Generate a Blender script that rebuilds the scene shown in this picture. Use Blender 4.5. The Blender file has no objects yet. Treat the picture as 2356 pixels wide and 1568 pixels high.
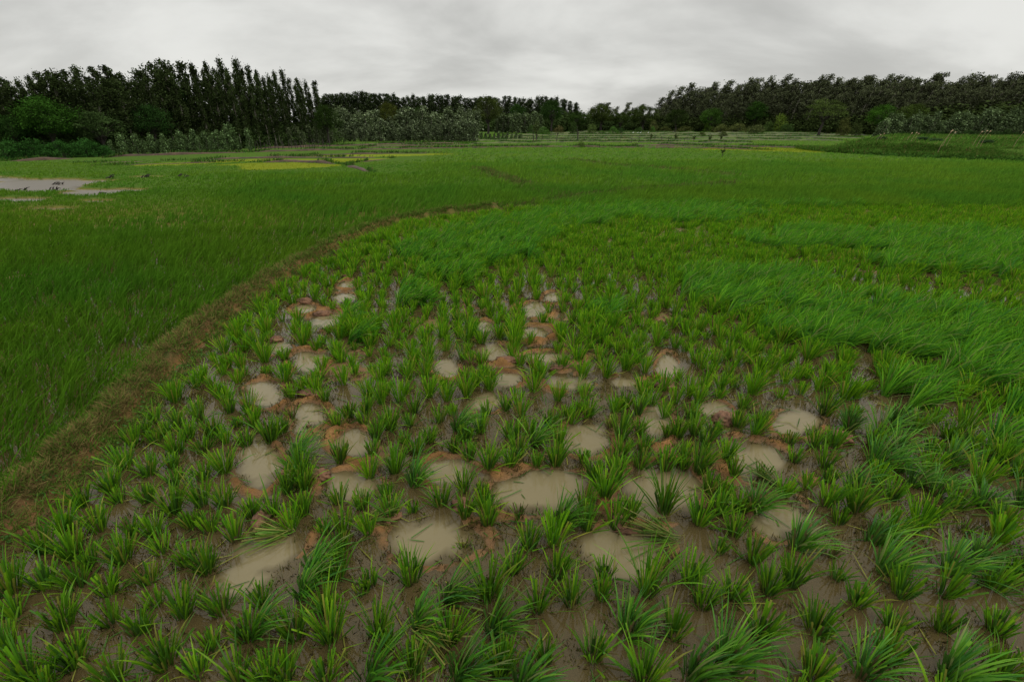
import bpy, math, random
import numpy as np
R = np.random.default_rng(7)
random.seed(7)
sc = bpy.context.scene
col = sc.collection
H = 2.1; TH = math.radians(24.34); F = 1112.0; CX, CY = 1178.0, 784.0
CT, ST = math.cos(TH), math.sin(TH)

# ------------------------------------------------------------------ maths
def lattice(ix, iy, s):
    h = (ix.astype(np.int64) * 374761393 + iy.astype(np.int64) * 668265263 + s * 2147001325) & 0xffffffff
    h = ((h ^ (h >> 13)) * 1274126177) & 0xffffffff
    h = (h ^ (h >> 16)) & 0xffffffff
    return h / 4294967295.0
def vnoise(x, y, s=0):
    x = np.asarray(x, float); y = np.asarray(y, float)
    xi = np.floor(x); yi = np.floor(y); u = x - xi; v = y - yi
    u = u * u * (3 - 2 * u); v = v * v * (3 - 2 * v)
    a = lattice(xi, yi, s); b = lattice(xi + 1, yi, s); c = lattice(xi, yi + 1, s); d = lattice(xi + 1, yi + 1, s)
    return (a * (1 - u) + b * u) * (1 - v) + (c * (1 - u) + d * u) * v
def fbm(x, y, s=0, o=4):
    t = 0; a = 1.0; n = 0
    for k in range(o):
        t = t + a * vnoise(x * 2**k + 17.3 * k, y * 2**k - 9.1 * k, s + k); n += a; a *= .5
    return t / n
def sm(a, b, x):
    t = np.clip((np.asarray(x, float) - a) / (b - a), 0, 1); return t * t * (3 - 2 * t)
def proj(x, y, z=0.0):                       # ground point -> place on the 2356 wide sheet the site was surveyed on
    r = np.asarray(z) - H
    d = y * CT - r * ST
    d = np.where(d < .05, .05, d)
    return CX + F * x / d, CY - F * (y * ST + r * CT) / d
def ray(px, py):
    a = (px - CX) / F; b = (CY - py) / F
    return a, CT + b * ST, -ST + b * CT
def flat(px, py, z=0.0):
    dx, dy, dz = ray(px, py); t = (z - H) / np.minimum(dz, -1e-4)
    return t * dx, t * dy
def atY(px, py, Y):
    dx, dy, dz = ray(px, py); t = Y / dy
    return dx * t, H + dz * t
def polyW(pts):
    return np.array([flat(*p) for p in pts])
def dpoly(x, y, W):
    best = np.full(np.shape(x), 1e9)
    for (ax, ay), (bx, by) in zip(W[:-1], W[1:]):
        ex, ey = bx - ax, by - ay; L = ex * ex + ey * ey
        t = np.clip(((x - ax) * ex + (y - ay) * ey) / L, 0, 1)
        best = np.minimum(best, np.hypot(x - ax - t * ex, y - ay - t * ey))
    return best

# ------------------------------------------------------------------ site survey
BUND = [(-420, 1560), (-160, 1330), (10, 1200), (120, 1100), (250, 975), (350, 868), (470, 758), (560, 688), (650, 632), (740, 582), (830, 538), (920, 512), (1010, 498), (1130, 489)]
BUND2 = [(1130, 489), (1220, 478), (1310, 462), (1450, 446), (1560, 438), (1700, 428)]
BUND3 = [(1100, 393), (1180, 424), (1250, 447), (1310, 462)]
BUND4 = [(1310, 371), (1400, 384), (1500, 391), (1620, 401), (1690, 409)]
WB, WB2, WB3, WB4 = map(polyW, (BUND, BUND2, BUND3, BUND4))
BUNDPX = np.array([p[0] for p in BUND + BUND2[1:]]); BUNDPY = np.array([p[1] for p in BUND + BUND2[1:]])
PUD = [(1240,1132,118,48,0),(1508,1137,86,58,0),(1435,1272,92,55,0),(1000,1245,92,52,0),(625,1258,85,42,-.55),(560,1335,60,34,-.3),(592,1068,46,52,0),
 (808,1122,62,36,0),(815,1022,46,32,0),(1030,1085,52,30,0),(1345,1008,54,36,0),(1512,977,32,42,0),(1640,940,34,14,0),(1745,1060,64,40,0),
 (1832,972,50,30,0),(715,957,42,27,0),(610,907,38,32,0),(710,832,38,24,0),(1135,813,38,22,0),(1165,874,34,17,0),(1120,925,38,22,0),
 (1310,880,48,17,0),(1430,880,34,13,0),(1270,822,54,12,0),(1536,845,22,26,0),(1025,850,28,20,0),(1225,766,42,15,0),(1230,715,34,15,0),
 (1270,685,20,12,0),(750,737,34,20,0),(797,656,20,9,0),(1790,1195,58,44,0),(788,684,26,9,0),(1115,752,18,13,0),(645,802,24,16,0),(700,712,26,11,0),(690,990,18,12,0)]
CLOD = [(735,1088,26,16,.05),(868,1215,52,20,.05),(905,1290,40,40,.035),(712,905,34,14,.05),(1082,830,16,10,.05),(1160,836,32,10,.06),(1532,888,26,12,.05),
 (1662,962,30,18,.06),(1934,1008,24,22,.06),(1432,1212,16,18,.06),(602,1212,18,20,.05),(1690,1000,36,10,.04),(1862,1105,40,16,.045),(700,692,20,7,.06),
 (742,722,24,9,.06),(800,643,16,7,.06),(636,782,16,10,.05),(1290,852,28,8,.05),(1492,872,28,8,.05),(1230,790,28,7,.05),(770,1000,26,12,.05),(1150,1098,34,10,.035),
 (1990,1300,26,24,.03),(1060,1180,30,12,.03),(1390,1160,14,30,.03),(868,605,14,5,.05),(1580,560,16,5,.05),(1470,570,14,5,.05),(930,572,14,5,.05),(1035,518,12,4,.05)]
FLATS = [(70,432,150,13),(210,446,90,8),(300,440,60,5),(40,462,70,5),(230,466,40,3.2),(150,418,120,5),(330,409,40,2.5),(0,412,60,5),(130,483,60,2.5)]
YEL = [[(556,393),(548,384),(470,384),(575,378),(680,377),(785,382),(790,385),(700,391),(580,395)],
 [(300,386),(420,383),(575,374),(680,373),(790,377),(870,371),(905,367),(735,368),(590,368),(470,374),(330,380)],
 [(665,364),(800,358),(1000,356),(1060,357),(900,363),(700,365)],
 [(1600,346),(1640,343),(1740,341),(1830,344),(1908,351),(1890,354),(1740,350)]]
BANKPX = np.array([1880,1915,2000,2100,2200,2356,2700,3200]); BANKPY = np.array([349,353,358,363,367,376,402,450])

def inpoly(px, py, poly):
    c = np.zeros(np.shape(px), bool)
    for (x1, y1), (x2, y2) in zip(poly, poly[1:] + poly[:1]):
        if y1 == y2: continue
        m = ((y1 > py) != (y2 > py)) & (px < (x2 - x1) * (py - y1) / (y2 - y1) + x1)
        c ^= m
    return c
def ell(px, py, e, w=0.0):
    cx, cy, rx, ry = e[:4]; a = e[4] if len(e) > 4 and abs(e[4]) > .2 else 0
    dx, dy = px - cx, py - cy
    if a: dx, dy = dx * math.cos(a) + dy * math.sin(a), -dx * math.sin(a) + dy * math.cos(a)
    return np.hypot(dx / rx, dy / ry) + w
def puddle(x, y):
    px, py = proj(x, y); m = np.zeros(np.shape(x)); w = (fbm(x * 6, y * 6, 31, 4) - .5) * 1.15
    for e in PUD: m = np.maximum(m, 1 - sm(.7, 1.12, ell(px, py, e, w)))
    return m
def mudflat(x, y):
    px, py = proj(x, y); m = np.zeros(np.shape(x)); w = (fbm(x * .55, y * .8, 77, 5) - .5) * 2.2
    for e in FLATS: m = np.maximum(m, 1 - sm(.85, 1.1, ell(px, py, e, w)))
    return m
def bank(x, y):
    px, py = proj(x, y); yl = np.interp(px, BANKPX, BANKPY); X, Y = flat(px, yl)
    s = sm(-.3, 2.4, y - Y + (fbm(x * .6, y * .6, 5, 3) - .5) * 1.8) * sm(0, 110, px - 1875 - np.clip(y - Y, 0, 32) * 3.6)
    return np.where((y > 4) & (px > 1840), s, 0)
def bundmask(x, y):
    w = (fbm(x * 3, y * 3, 12, 3) - .5) * .16
    return 1 - sm(.05, .21, dpoly(x, y, WB) + w)
def lowbund(x, y):
    w = (fbm(x * 2, y * 2, 14, 3) - .5) * .3
    return np.maximum(1 - sm(.1, .35, dpoly(x, y, WB2) + w), np.maximum(1 - sm(.25, .6, dpoly(x, y, WB3) + w), .8 * (1 - sm(.25, .7, dpoly(x, y, WB4) + w))))
def right_field(x, y):                       # True on the trampled side of the grassy bund
    px, py = proj(x, y)
    return (py > np.interp(px, BUNDPX, BUNDPY, left=1e5, right=428)) & (y > 0)
def height(x, y, fine=True):
    x = np.asarray(x, float); y = np.asarray(y, float)
    px, py = proj(x, y); near = 1 - sm(9, 20, y); rf = right_field(x, y) * 1.0
    h = -.009 + .046 * (fbm(x * 2.3, y * 2.3, 1, 4) - .53) * near + .012 * (fbm(x * 14, y * 14, 3, 3) - .5) * near
    h = h + sm(8, 15, y) * .075 - .026 * near * (1 - sm(1.3, 2.9, y)) * rf
    pm = puddle(x, y) * near
    ringw = np.zeros(np.shape(x)); w = (fbm(x * 5, y * 5, 41, 3) - .5) * 1.1
    for e in PUD: ringw = np.maximum(ringw, np.exp(-((ell(px, py, e, w * .5) - 1.24) / .26) ** 2))
    rim = ringw * sm(.32, .52, fbm(x * 3.1, y * 3.1, 52, 3))
    h = h + rim * near * (.032 + .05 * (fbm(x * 20, y * 20, 61, 3) - .4))
    for e in CLOD:
        m = 1 - sm(.35, 1.15, ell(px, py, e[:4], w * .45))
        h = h + m * near * (e[4] * .62 + .035 * (fbm(x * 17, y * 17, 66, 3) - .45))
    h = h * (1 - pm) - .05 * pm
    fm = mudflat(x, y)
    h = h * (1 - fm) + fm * (-.042 + .05 * (fbm(x * .5, y * 1.3, 90, 4) - .45))
    bm = bundmask(x, y)
    h = h + bm * (.09 + .10 * fbm(x * 6, y * 6, 8, 4)) + lowbund(x, y) * .05
    h = h + bank(x, y) * (.4 + .35 * fbm(x * .5, y * .5, 9, 3))
    return h
def at(px, py):
    x, y = flat(px, py)
    for _ in range(4):
        z = float(height(np.array([x]), np.array([y]))[0]); x, y = flat(px, py, z)
    return float(x), float(y), float(height(np.array([x]), np.array([y]))[0])

# ------------------------------------------------------------------ object helpers
def tag(o, label=None, cat=None, group=None, kind=None):
    if label: o['label'] = label
    if cat: o['category'] = cat
    if group: o['group'] = group
    if kind: o['kind'] = kind
    return o
def empty(name, loc):
    o = bpy.data.objects.new(name, None); o.empty_display_size = .1; col.objects.link(o); o.location = loc; return o
def npmesh(name, V, Q, C=None, T=None, smooth=False):
    me = bpy.data.meshes.new(name); V = np.asarray(V, np.float32)
    nq = len(Q) if Q is not None else 0; nt = len(T) if T is not None else 0
    me.vertices.add(len(V)); me.vertices.foreach_set('co', V.ravel())
    idx = []
    if nq: idx.append(np.asarray(Q, np.int32).ravel())
    if nt: idx.append(np.asarray(T, np.int32).ravel())
    idx = np.concatenate(idx); me.loops.add(len(idx)); me.loops.foreach_set('vertex_index', idx)
    st = np.concatenate([np.arange(nq) * 4, nq * 4 + np.arange(nt) * 3]).astype(np.int32)
    me.polygons.add(nq + nt); me.polygons.foreach_set('loop_start', st)
    if smooth: me.polygons.foreach_set('use_smooth', np.ones(nq + nt, bool))
    if C is not None:
        a = me.color_attributes.new('Col', 'FLOAT_COLOR', 'POINT')
        c = np.ones((len(V), 4), np.float32); c[:, :C.shape[1]] = C; a.data.foreach_set('color', c.ravel())
    me.update(calc_edges=True); return me
def link(name, me, mat=None, parent=None, loc=None):
    o = bpy.data.objects.new(name, me); col.objects.link(o)
    if mat is not None and not me.materials: me.materials.append(mat)
    if parent is not None: o.parent = parent
    if loc is not None: o.location = loc
    return o
class Geo:
    def __init__(s): s.V = []; s.Q = []; s.C = []; s.n = 0
    def add(s, V, Q, C):
        s.V.append(V); s.Q.append(Q + s.n); s.C.append(C); s.n += len(V)
    def mesh(s, name, smooth=False):
        return npmesh(name, np.concatenate(s.V), np.concatenate(s.Q), np.concatenate(s.C), smooth=smooth)

def blades(B, L, az, t0, bend, W, colr, seg=4, cut=None, twist=None, droop=1.5):
    """ribbons: base B(n,3), length, azimuth, first tilt, total bend, width, colour(n,3); cut = blunt tips"""
    n = len(B); k = seg + 1
    s = np.linspace(0, 1, k)[None, :]
    tilt = t0[:, None] + bend[:, None] * s ** droop
    tilt = np.minimum(tilt, 2.3)
    ds = (L / seg)[:, None]
    mid = (tilt[:, 1:] + tilt[:, :-1]) / 2
    r = np.concatenate([np.zeros((n, 1)), np.cumsum(np.sin(mid) * ds, 1)], 1)
    z = np.concatenate([np.zeros((n, 1)), np.cumsum(np.cos(mid) * ds, 1)], 1)
    ca, sa = np.cos(az)[:, None], np.sin(az)[:, None]
    P = np.stack([B[:, 0:1] + r * ca, B[:, 1:2] + r * sa, B[:, 2:3] + z], 2)
    if cut is None: cut = np.zeros(n)
    prof_p = np.sin(np.pi * np.clip(s * .86 + .14, 0, 1)) ** .7; prof_p = np.maximum(prof_p, .04)
    prof_c = np.minimum(1, .45 + s * 1.3)
    w = W[:, None] * .5 * np.where(cut[:, None] > .5, prof_c, prof_p)
    tw = (R.uniform(-1.1, 1.1, n) if twist is None else twist)[:, None]
    sx = -sa * np.cos(tw); sy = ca * np.cos(tw); sz = np.sin(tw) * np.sin(tilt)
    sx = sx - ca * np.sin(tw) * np.cos(tilt); sy = sy - sa * np.sin(tw) * np.cos(tilt)
    S = np.stack([sx * np.ones_like(s), sy * np.ones_like(s), sz], 2) * w[:, :, None]
    V = np.stack([P - S, P + S], 2).reshape(n * k * 2, 3)
    b = (np.arange(n) * k * 2)[:, None] + (np.arange(seg) * 2)[None, :]
    Q = np.stack([b, b + 1, b + 3, b + 2], 2).reshape(-1, 4)
    C = np.repeat(colr, k * 2, 0)
    return V, Q, C

def tube(pts, rad, n=6):
    pts = np.array(pts, float); k = len(pts); rad = np.array(rad, float)
    d = np.gradient(pts, axis=0); d /= np.linalg.norm(d, axis=1)[:, None] + 1e-9
    ref = np.where(np.abs(d[:, 2:3]) > .9, np.array([[1., 0, 0]]), np.array([[0, 0, 1.]]))
    a = np.cross(d, ref); a /= np.linalg.norm(a, axis=1)[:, None] + 1e-9; b = np.cross(d, a)
    an = np.arange(n) * 2 * np.pi / n
    V = pts[:, None] + rad[:, None, None] * (a[:, None] * np.cos(an)[None, :, None] + b[:, None] * np.sin(an)[None, :, None])
    V = V.reshape(-1, 3); i = np.arange(k - 1)[:, None] * n; j = np.arange(n)[None]; j2 = (j + 1) % n
    Q = np.stack([i + j, i + j2, i + n + j2, i + n + j], 2).reshape(-1, 4)
    return V, Q
def leafquads(P, size, colr, long=1.9, up=.4, wind=0.0):
    n = len(P); d = R.normal(size=(n, 3)); d[:, 2] += up; d[:, 0] += wind; d /= np.linalg.norm(d, axis=1)[:, None]
    e = np.cross(d, R.normal(size=(n, 3))); e /= np.linalg.norm(e, axis=1)[:, None] + 1e-9
    s = (size * R.uniform(.6, 1.3, n))[:, None]
    V = np.stack([P - d * s * long / 2, P + e * s / 2 - d * s * .1, P + d * s * long / 2, P - e * s / 2 - d * s * .1], 1).reshape(-1, 3)
    Q = np.arange(n * 4).reshape(-1, 4)
    return V, Q, np.repeat(colr, 4, 0)

# ------------------------------------------------------------------ materials
def newmat(name):
    m = bpy.data.materials.new(name); m.use_nodes = True; nt = m.node_tree; nt.nodes.clear()
    out = nt.nodes.new('ShaderNodeOutputMaterial'); return m, nt, out
def N(nt, t, **k):
    n = nt.nodes.new(t)
    for a, b in k.items(): setattr(n, a, b)
    return n
def foliage_mat(name, trans=.35, rough=.5, gain=1.0, spec=.3):
    m, nt, out = newmat(name)
    a = N(nt, 'ShaderNodeVertexColor', layer_name='Col'); oi = N(nt, 'ShaderNodeObjectInfo')
    hs = N(nt, 'ShaderNodeHueSaturation'); mr = N(nt, 'ShaderNodeMapRange')
    mr.inputs[3].default_value = .8 * gain; mr.inputs[4].default_value = 1.2 * gain
    nt.links.new(oi.outputs['Random'], mr.inputs[0]); nt.links.new(mr.outputs[0], hs.inputs['Value'])
    nt.links.new(a.outputs[0], hs.inputs['Color'])
    p = N(nt, 'ShaderNodeBsdfPrincipled'); p.inputs['Roughness'].default_value = rough; p.inputs['Specular IOR Level'].default_value = spec
    t = N(nt, 'ShaderNodeBsdfTranslucent'); mx = N(nt, 'ShaderNodeMixShader'); mx.inputs[0].default_value = trans
    nt.links.new(hs.outputs[0], p.inputs['Base Color']); nt.links.new(hs.outputs[0], t.inputs[0])
    nt.links.new(p.outputs[0], mx.inputs[1]); nt.links.new(t.outputs[0], mx.inputs[2]); nt.links.new(mx.outputs[0], out.inputs[0])
    return m
M_RICE = foliage_mat('rice_leaf', .4, .45, 1.0, .22)
M_CROP = foliage_mat('rice_crop_leaf', .4, .75, 1.0, .0)
M_WEED = foliage_mat('weed_leaf', .25, .7, 1.0, 0.0)
M_TREE = foliage_mat('tree_leaf', .12, .85, 1.0, .0)
def bark_mat(name, c1, c2, sc_=8):
    m, nt, out = newmat(name); p = N(nt, 'ShaderNodeBsdfPrincipled'); p.inputs['Roughness'].default_value = .9
    tc = N(nt, 'ShaderNodeTexCoord'); no = N(nt, 'ShaderNodeTexNoise'); no.inputs['Scale'].default_value = sc_; no.inputs['Detail'].default_value = 5
    cr = N(nt, 'ShaderNodeValToRGB'); cr.color_ramp.elements[0].color = (*c1, 1); cr.color_ramp.elements[1].color = (*c2, 1)
    cr.color_ramp.elements[0].position = .35; cr.color_ramp.elements[1].position = .65
    nt.links.new(tc.outputs['Object'], no.inputs['Vector']); nt.links.new(no.outputs['Fac'], cr.inputs[0]); nt.links.new(cr.outputs[0], p.inputs['Base Color'])
    bp = N(nt, 'ShaderNodeBump'); bp.inputs['Strength'].default_value = .6; bp.inputs['Distance'].default_value = .01
    nt.links.new(no.outputs['Fac'], bp.inputs['Height']); nt.links.new(bp.outputs[0], p.inputs['Normal']); nt.links.new(p.outputs[0], out.inputs[0])
    return m
M_BARK = bark_mat('pale_bark', (.09, .08, .06), (.22, .2, .16))
M_DARKBARK = bark_mat('dark_bark', (.012, .01, .008), (.05, .04, .03))
M_CLAY = bark_mat('clay_clod', (.085, .042, .022), (.20, .10, .052), 14)
M_SOIL = bark_mat('soil_bank', (.035, .022, .012), (.08, .048, .026), 2)
M_TURF = bark_mat('turf_edge', (.035, .045, .014), (.09, .11, .03), 1.2)
M_WHITE = bark_mat('white_feather', (.7, .7, .68), (.8, .8, .78))
M_STRAWHEAD = bark_mat('seed_head', (.3, .2, .12), (.42, .3, .18))

def ground_mat():
    m, nt, out = newmat('paddy_mud'); L = nt.links.new
    p = N(nt, 'ShaderNodeBsdfPrincipled'); geo = N(nt, 'ShaderNodeNewGeometry'); tc = N(nt, 'ShaderNodeTexCoord')
    zone = N(nt, 'ShaderNodeVertexColor', layer_name='Col'); sep = N(nt, 'ShaderNodeSeparateColor'); L(zone.outputs[0], sep.inputs[0])
    n1 = N(nt, 'ShaderNodeTexNoise'); n1.inputs['Scale'].default_value = 5; n1.inputs['Detail'].default_value = 8; L(tc.outputs['Object'], n1.inputs['Vector'])
    cr = N(nt, 'ShaderNodeValToRGB'); cr.color_ramp.elements[0].position = .3; cr.color_ramp.elements[1].position = .7
    cr.color_ramp.elements[0].color = (.13, .068, .025, 1); cr.color_ramp.elements[1].color = (.29, .155, .06, 1); L(n1.outputs['Fac'], cr.inputs[0])
    # algae film on the wet flats
    n2 = N(nt, 'ShaderNodeTexNoise'); n2.inputs['Scale'].default_value = 9; n2.inputs['Detail'].default_value = 7; n2.inputs['Roughness'].default_value = .7; L(tc.outputs['Object'], n2.inputs['Vector'])
    al = N(nt, 'ShaderNodeMapRange'); al.inputs[1].default_value = .48; al.inputs[2].default_value = .62; al.inputs[4].default_value = .75; L(n2.outputs['Fac'], al.inputs[0])
    sx = N(nt, 'ShaderNodeSeparateXYZ'); L(geo.outputs['Position'], sx.inputs[0])
    low = N(nt, 'ShaderNodeMapRange'); low.inputs[1].default_value = .02; low.inputs[2].default_value = .0; L(sx.outputs[2], low.inputs[0])
    am = N(nt, 'ShaderNodeMath', operation='MULTIPLY'); L(al.outputs[0], am.inputs[0]); L(low.outputs[0], am.inputs[1])
    m1 = N(nt, 'ShaderNodeMix', data_type='RGBA'); m1.inputs[7].default_value = (.075, .072, .025, 1); L(am.outputs[0], m1.inputs[0]); L(cr.outputs[0], m1.inputs[6])
    # soaked soil is darker and glossier
    wet = N(nt, 'ShaderNodeMapRange'); wet.inputs[1].default_value = .028; wet.inputs[2].default_value = .0; L(sx.outputs[2], wet.inputs[0])
    wm = N(nt, 'ShaderNodeMath', operation='MULTIPLY'); wm.inputs[1].default_value = .3; L(wet.outputs[0], wm.inputs[0])
    m2 = N(nt, 'ShaderNodeMix', data_type='RGBA', blend_type='MULTIPLY'); m2.inputs[7].default_value = (.5, .47, .45, 1); L(wm.outputs[0], m2.inputs[0]); L(m1.outputs[2], m2.inputs[6])
    # zones: R green cover, G bund turf, B yellow seedbed
    g1 = N(nt, 'ShaderNodeValToRGB'); g1.color_ramp.elements[0].color = (.045, .085, .016, 1); g1.color_ramp.elements[1].color = (.08, .14, .025, 1); L(n2.outputs['Fac'], g1.inputs[0])
    m3 = N(nt, 'ShaderNodeMix', data_type='RGBA'); L(sep.outputs[0], m3.inputs[0]); L(m2.outputs[2], m3.inputs[6]); L(g1.outputs[0], m3.inputs[7])
    g2 = N(nt, 'ShaderNodeValToRGB'); g2.color_ramp.elements[0].color = (.15, .085, .042, 1); g2.color_ramp.elements[1].color = (.05, .065, .02, 1)
    g2.color_ramp.elements[0].position = .42; g2.color_ramp.elements[1].position = .55; L(n2.outputs['Fac'], g2.inputs[0])
    m4 = N(nt, 'ShaderNodeMix', data_type='RGBA'); L(sep.outputs[1], m4.inputs[0]); L(m3.outputs[2], m4.inputs[6]); L(g2.outputs[0], m4.inputs[7])
    m5 = N(nt, 'ShaderNodeMix', data_type='RGBA'); L(sep.outputs[2], m5.inputs[0]); L(m4.outputs[2], m5.inputs[6]); m5.inputs[7].default_value = (.15, .185, .02, 1)
    L(m5.outputs[2], p.inputs['Base Color'])
    rg = N(nt, 'ShaderNodeMapRange'); rg.inputs[3].default_value = .95; rg.inputs[4].default_value = .38; L(wet.outputs[0], rg.inputs[0]); L(rg.outputs[0], p.inputs['Roughness'])
    sw = N(nt, 'ShaderNodeMath', operation='MULTIPLY'); sw.inputs[1].default_value = .5; L(wet.outputs[0], sw.inputs[0]); L(sw.outputs[0], p.inputs['Specular IOR Level'])
    n3 = N(nt, 'ShaderNodeTexNoise'); n3.inputs['Scale'].default_value = 38; n3.inputs['Detail'].default_value = 8; n3.inputs['Roughness'].default_value = .65; L(tc.outputs['Object'], n3.inputs['Vector'])
    bp = N(nt, 'ShaderNodeBump'); bp.inputs['Strength'].default_value = 1; bp.inputs['Distance'].default_value = .03
    L(n3.outputs['Fac'], bp.inputs['Height']); L(bp.outputs[0], p.inputs['Normal']); L(p.outputs[0], out.inputs[0])
    return m
def water_mat():
    m, nt, out = newmat('muddy_water'); L = nt.links.new
    p = N(nt, 'ShaderNodeBsdfPrincipled'); p.inputs['Roughness'].default_value = .04; p.inputs['IOR'].default_value = 1.33
    vc = N(nt, 'ShaderNodeVertexColor', layer_name='Col'); sep = N(nt, 'ShaderNodeSeparateColor'); L(vc.outputs[0], sep.inputs[0])
    tc = N(nt, 'ShaderNodeTexCoord'); no = N(nt, 'ShaderNodeTexNoise'); no.inputs['Scale'].default_value = 3; no.inputs['Detail'].default_value = 3; L(tc.outputs['Object'], no.inputs['Vector'])
    mx = N(nt, 'ShaderNodeMix', data_type='RGBA'); mx.inputs[6].default_value = (.080, .060, .024, 1); mx.inputs[7].default_value = (.165, .135, .070, 1)
    L(sep.outputs[0], mx.inputs[0])
    mf = N(nt, 'ShaderNodeMix', data_type='RGBA'); mf.inputs[7].default_value = (.13, .112, .088, 1); L(sep.outputs[1], mf.inputs[0]); L(mx.outputs[2], mf.inputs[6]); L(mf.outputs[2], p.inputs['Base Color'])
    rr_ = N(nt, 'ShaderNodeMapRange'); rr_.inputs[3].default_value = .04; rr_.inputs[4].default_value = .4; L(sep.outputs[1], rr_.inputs[0]); L(rr_.outputs[0], p.inputs['Roughness'])
    w = N(nt, 'ShaderNodeTexNoise'); w.inputs['Scale'].default_value = 14; w.inputs['Detail'].default_value = 2; L(tc.outputs['Object'], w.inputs['Vector'])
    bp = N(nt, 'ShaderNodeBump'); bp.inputs['Strength'].default_value = .12; bp.inputs['Distance'].default_value = .01; L(w.outputs['Fac'], bp.inputs['Height']); L(bp.outputs[0], p.inputs['Normal'])
    tr = N(nt, 'ShaderNodeBsdfTransparent'); tr.inputs[0].default_value = (.8, .68, .5, 1)
    gl = N(nt, 'ShaderNodeBsdfGlossy'); gl.inputs['Roughness'].default_value = .03; L(bp.outputs[0], gl.inputs['Normal'])
    fr = N(nt, 'ShaderNodeFresnel'); fr.inputs[0].default_value = 1.33; L(bp.outputs[0], fr.inputs['Normal'])
    clear = N(nt, 'ShaderNodeMixShader'); L(fr.outputs[0], clear.inputs[0]); L(tr.outputs[0], clear.inputs[1]); L(gl.outputs[0], clear.inputs[2])
    op = N(nt, 'ShaderNodeMapRange'); op.inputs[3].default_value = .8; op.inputs[4].default_value = 1; L(sep.outputs[0], op.inputs[0])
    m2 = N(nt, 'ShaderNodeMixShader'); L(op.outputs[0], m2.inputs[0]); L(clear.outputs[0], m2.inputs[1]); L(p.outputs[0], m2.inputs[2]); L(m2.outputs[0], out.inputs[0])
    return m

# ------------------------------------------------------------------ ground and water
def spread(a, b, step, lo, hi, g):
    c = list(np.arange(a, b, step)); s = step; v = b
    up = []
    while v < hi: up.append(v); s *= g; v += s
    up.append(hi); s = step; v = a; dn = []
    while v > lo:
        s *= g; v -= s; dn.append(max(v, lo))
    return np.array(dn[::-1] + c + up)
gx = spread(-4.2, 4.8, .022, -1800, 1800, 1.022)
gy = spread(.8, 6.5, .022, -30, 2600, 1.016)
X, Y = np.meshgrid(gx, gy); nx, ny = len(gx), len(gy)
Z = height(X, Y)
px, py = proj(X, Y)
cover = sm(7, 16, Y) * (1 - mudflat(X, Y)); bk_ = bank(X, Y); cover = np.where((bk_ > .05) & (bk_ < .9), 1., np.maximum(cover, bk_))
cover = np.where(Y < 0.5, 1, cover)
yel = np.zeros_like(X)
for pl in YEL: yel = np.maximum(yel, inpoly(px, py, pl) & (Y > 5))
turf = np.clip(bundmask(X, Y) * (1 - .5 * sm(5, 10, Y)) + lowbund(X, Y) * .25, 0, 1)
I = (np.arange(ny - 1)[:, None] * nx + np.arange(nx - 1)[None]).ravel()
Q = np.stack([I, I + 1, I + 1 + nx, I + nx], 1)
g = link('ground', npmesh('ground', np.stack([X, Y, Z], 2).reshape(-1, 3), Q, np.stack([cover, turf, yel], 2).reshape(-1, 3), smooth=True), ground_mat())
tag(g, 'reddish brown paddy mud and green field ground running to the trees', kind='structure')
print('ground', nx, ny)
wx = spread(-4.2, 4.8, .04, -60, 25, 1.06); wy = spread(.5, 6.5, .04, -2, 26, 1.04)
X, Y = np.meshgrid(wx, wy); nx, ny = len(wx), len(wy)
tb = np.maximum(puddle(X, Y), mudflat(X, Y) * .75)
I = (np.arange(ny - 1)[:, None] * nx + np.arange(nx - 1)[None]).ravel(); Q = np.stack([I, I + 1, I + 1 + nx, I + nx], 1)
fl = mudflat(X, Y)
w = link('water', npmesh('water', np.stack([X, Y, np.zeros_like(X)], 2).reshape(-1, 3), Q, np.stack([tb, fl, tb], 2).reshape(-1, 3), smooth=True), water_mat())
tag(w, 'shallow muddy water standing between the rice clumps', kind='structure')

# ------------------------------------------------------------------ rice clumps, surveyed one by one
S = 0.24414
def tile(ox, oy, lst):
    return [(ox * .5752 + a * S, oy * .5752 + b * S, k) for a, b, k in lst]
CL = []
CL += tile(0, 2126, [(410,190,'m'),(690,235,'M'),(840,320,'m'),(1160,275,'M'),(1530,185,'s'),(1770,290,'m'),(1950,365,'M'),(100,560,'M'),(430,510,'M'),(740,510,'m'),(1030,575,'m'),
 (1400,470,'s'),(2220,70,'m'),(130,790,'m'),(600,880,'M'),(1050,855,'s'),(1310,930,'m'),(1730,790,'M'),(2080,760,'m'),(2320,1010,'m'),(700,1240,'M'),(250,1390,'M'),(1080,1400,'m'),
 (1560,1240,'M'),(1990,1085,'s'),(1860,1340,'m'),(2250,1400,'m'),(430,1480,'m'),(60,1120,'m')])
CL += tile(1000, 2126, [(110,690,'m'),(490,600,'T'),(600,370,'T'),(840,200,'m'),(830,420,'m'),(1130,490,'s'),(1060,560,'s'),(1510,460,'U'),(2010,130,'d'),(1860,640,'T'),(2260,600,'M'),
 (720,740,'m'),(420,990,'m'),(760,990,'M'),(1210,960,'m'),(1560,880,'T'),(1880,1010,'M'),(2290,930,'B'),(1300,1090,'m'),(330,1385,'m'),(720,1400,'m'),(1120,1400,'T'),(1530,1320,'m'),
 (1960,1400,'T'),(2340,1320,'m'),(20,980,'T'),(170,1440,'m')])
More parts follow.
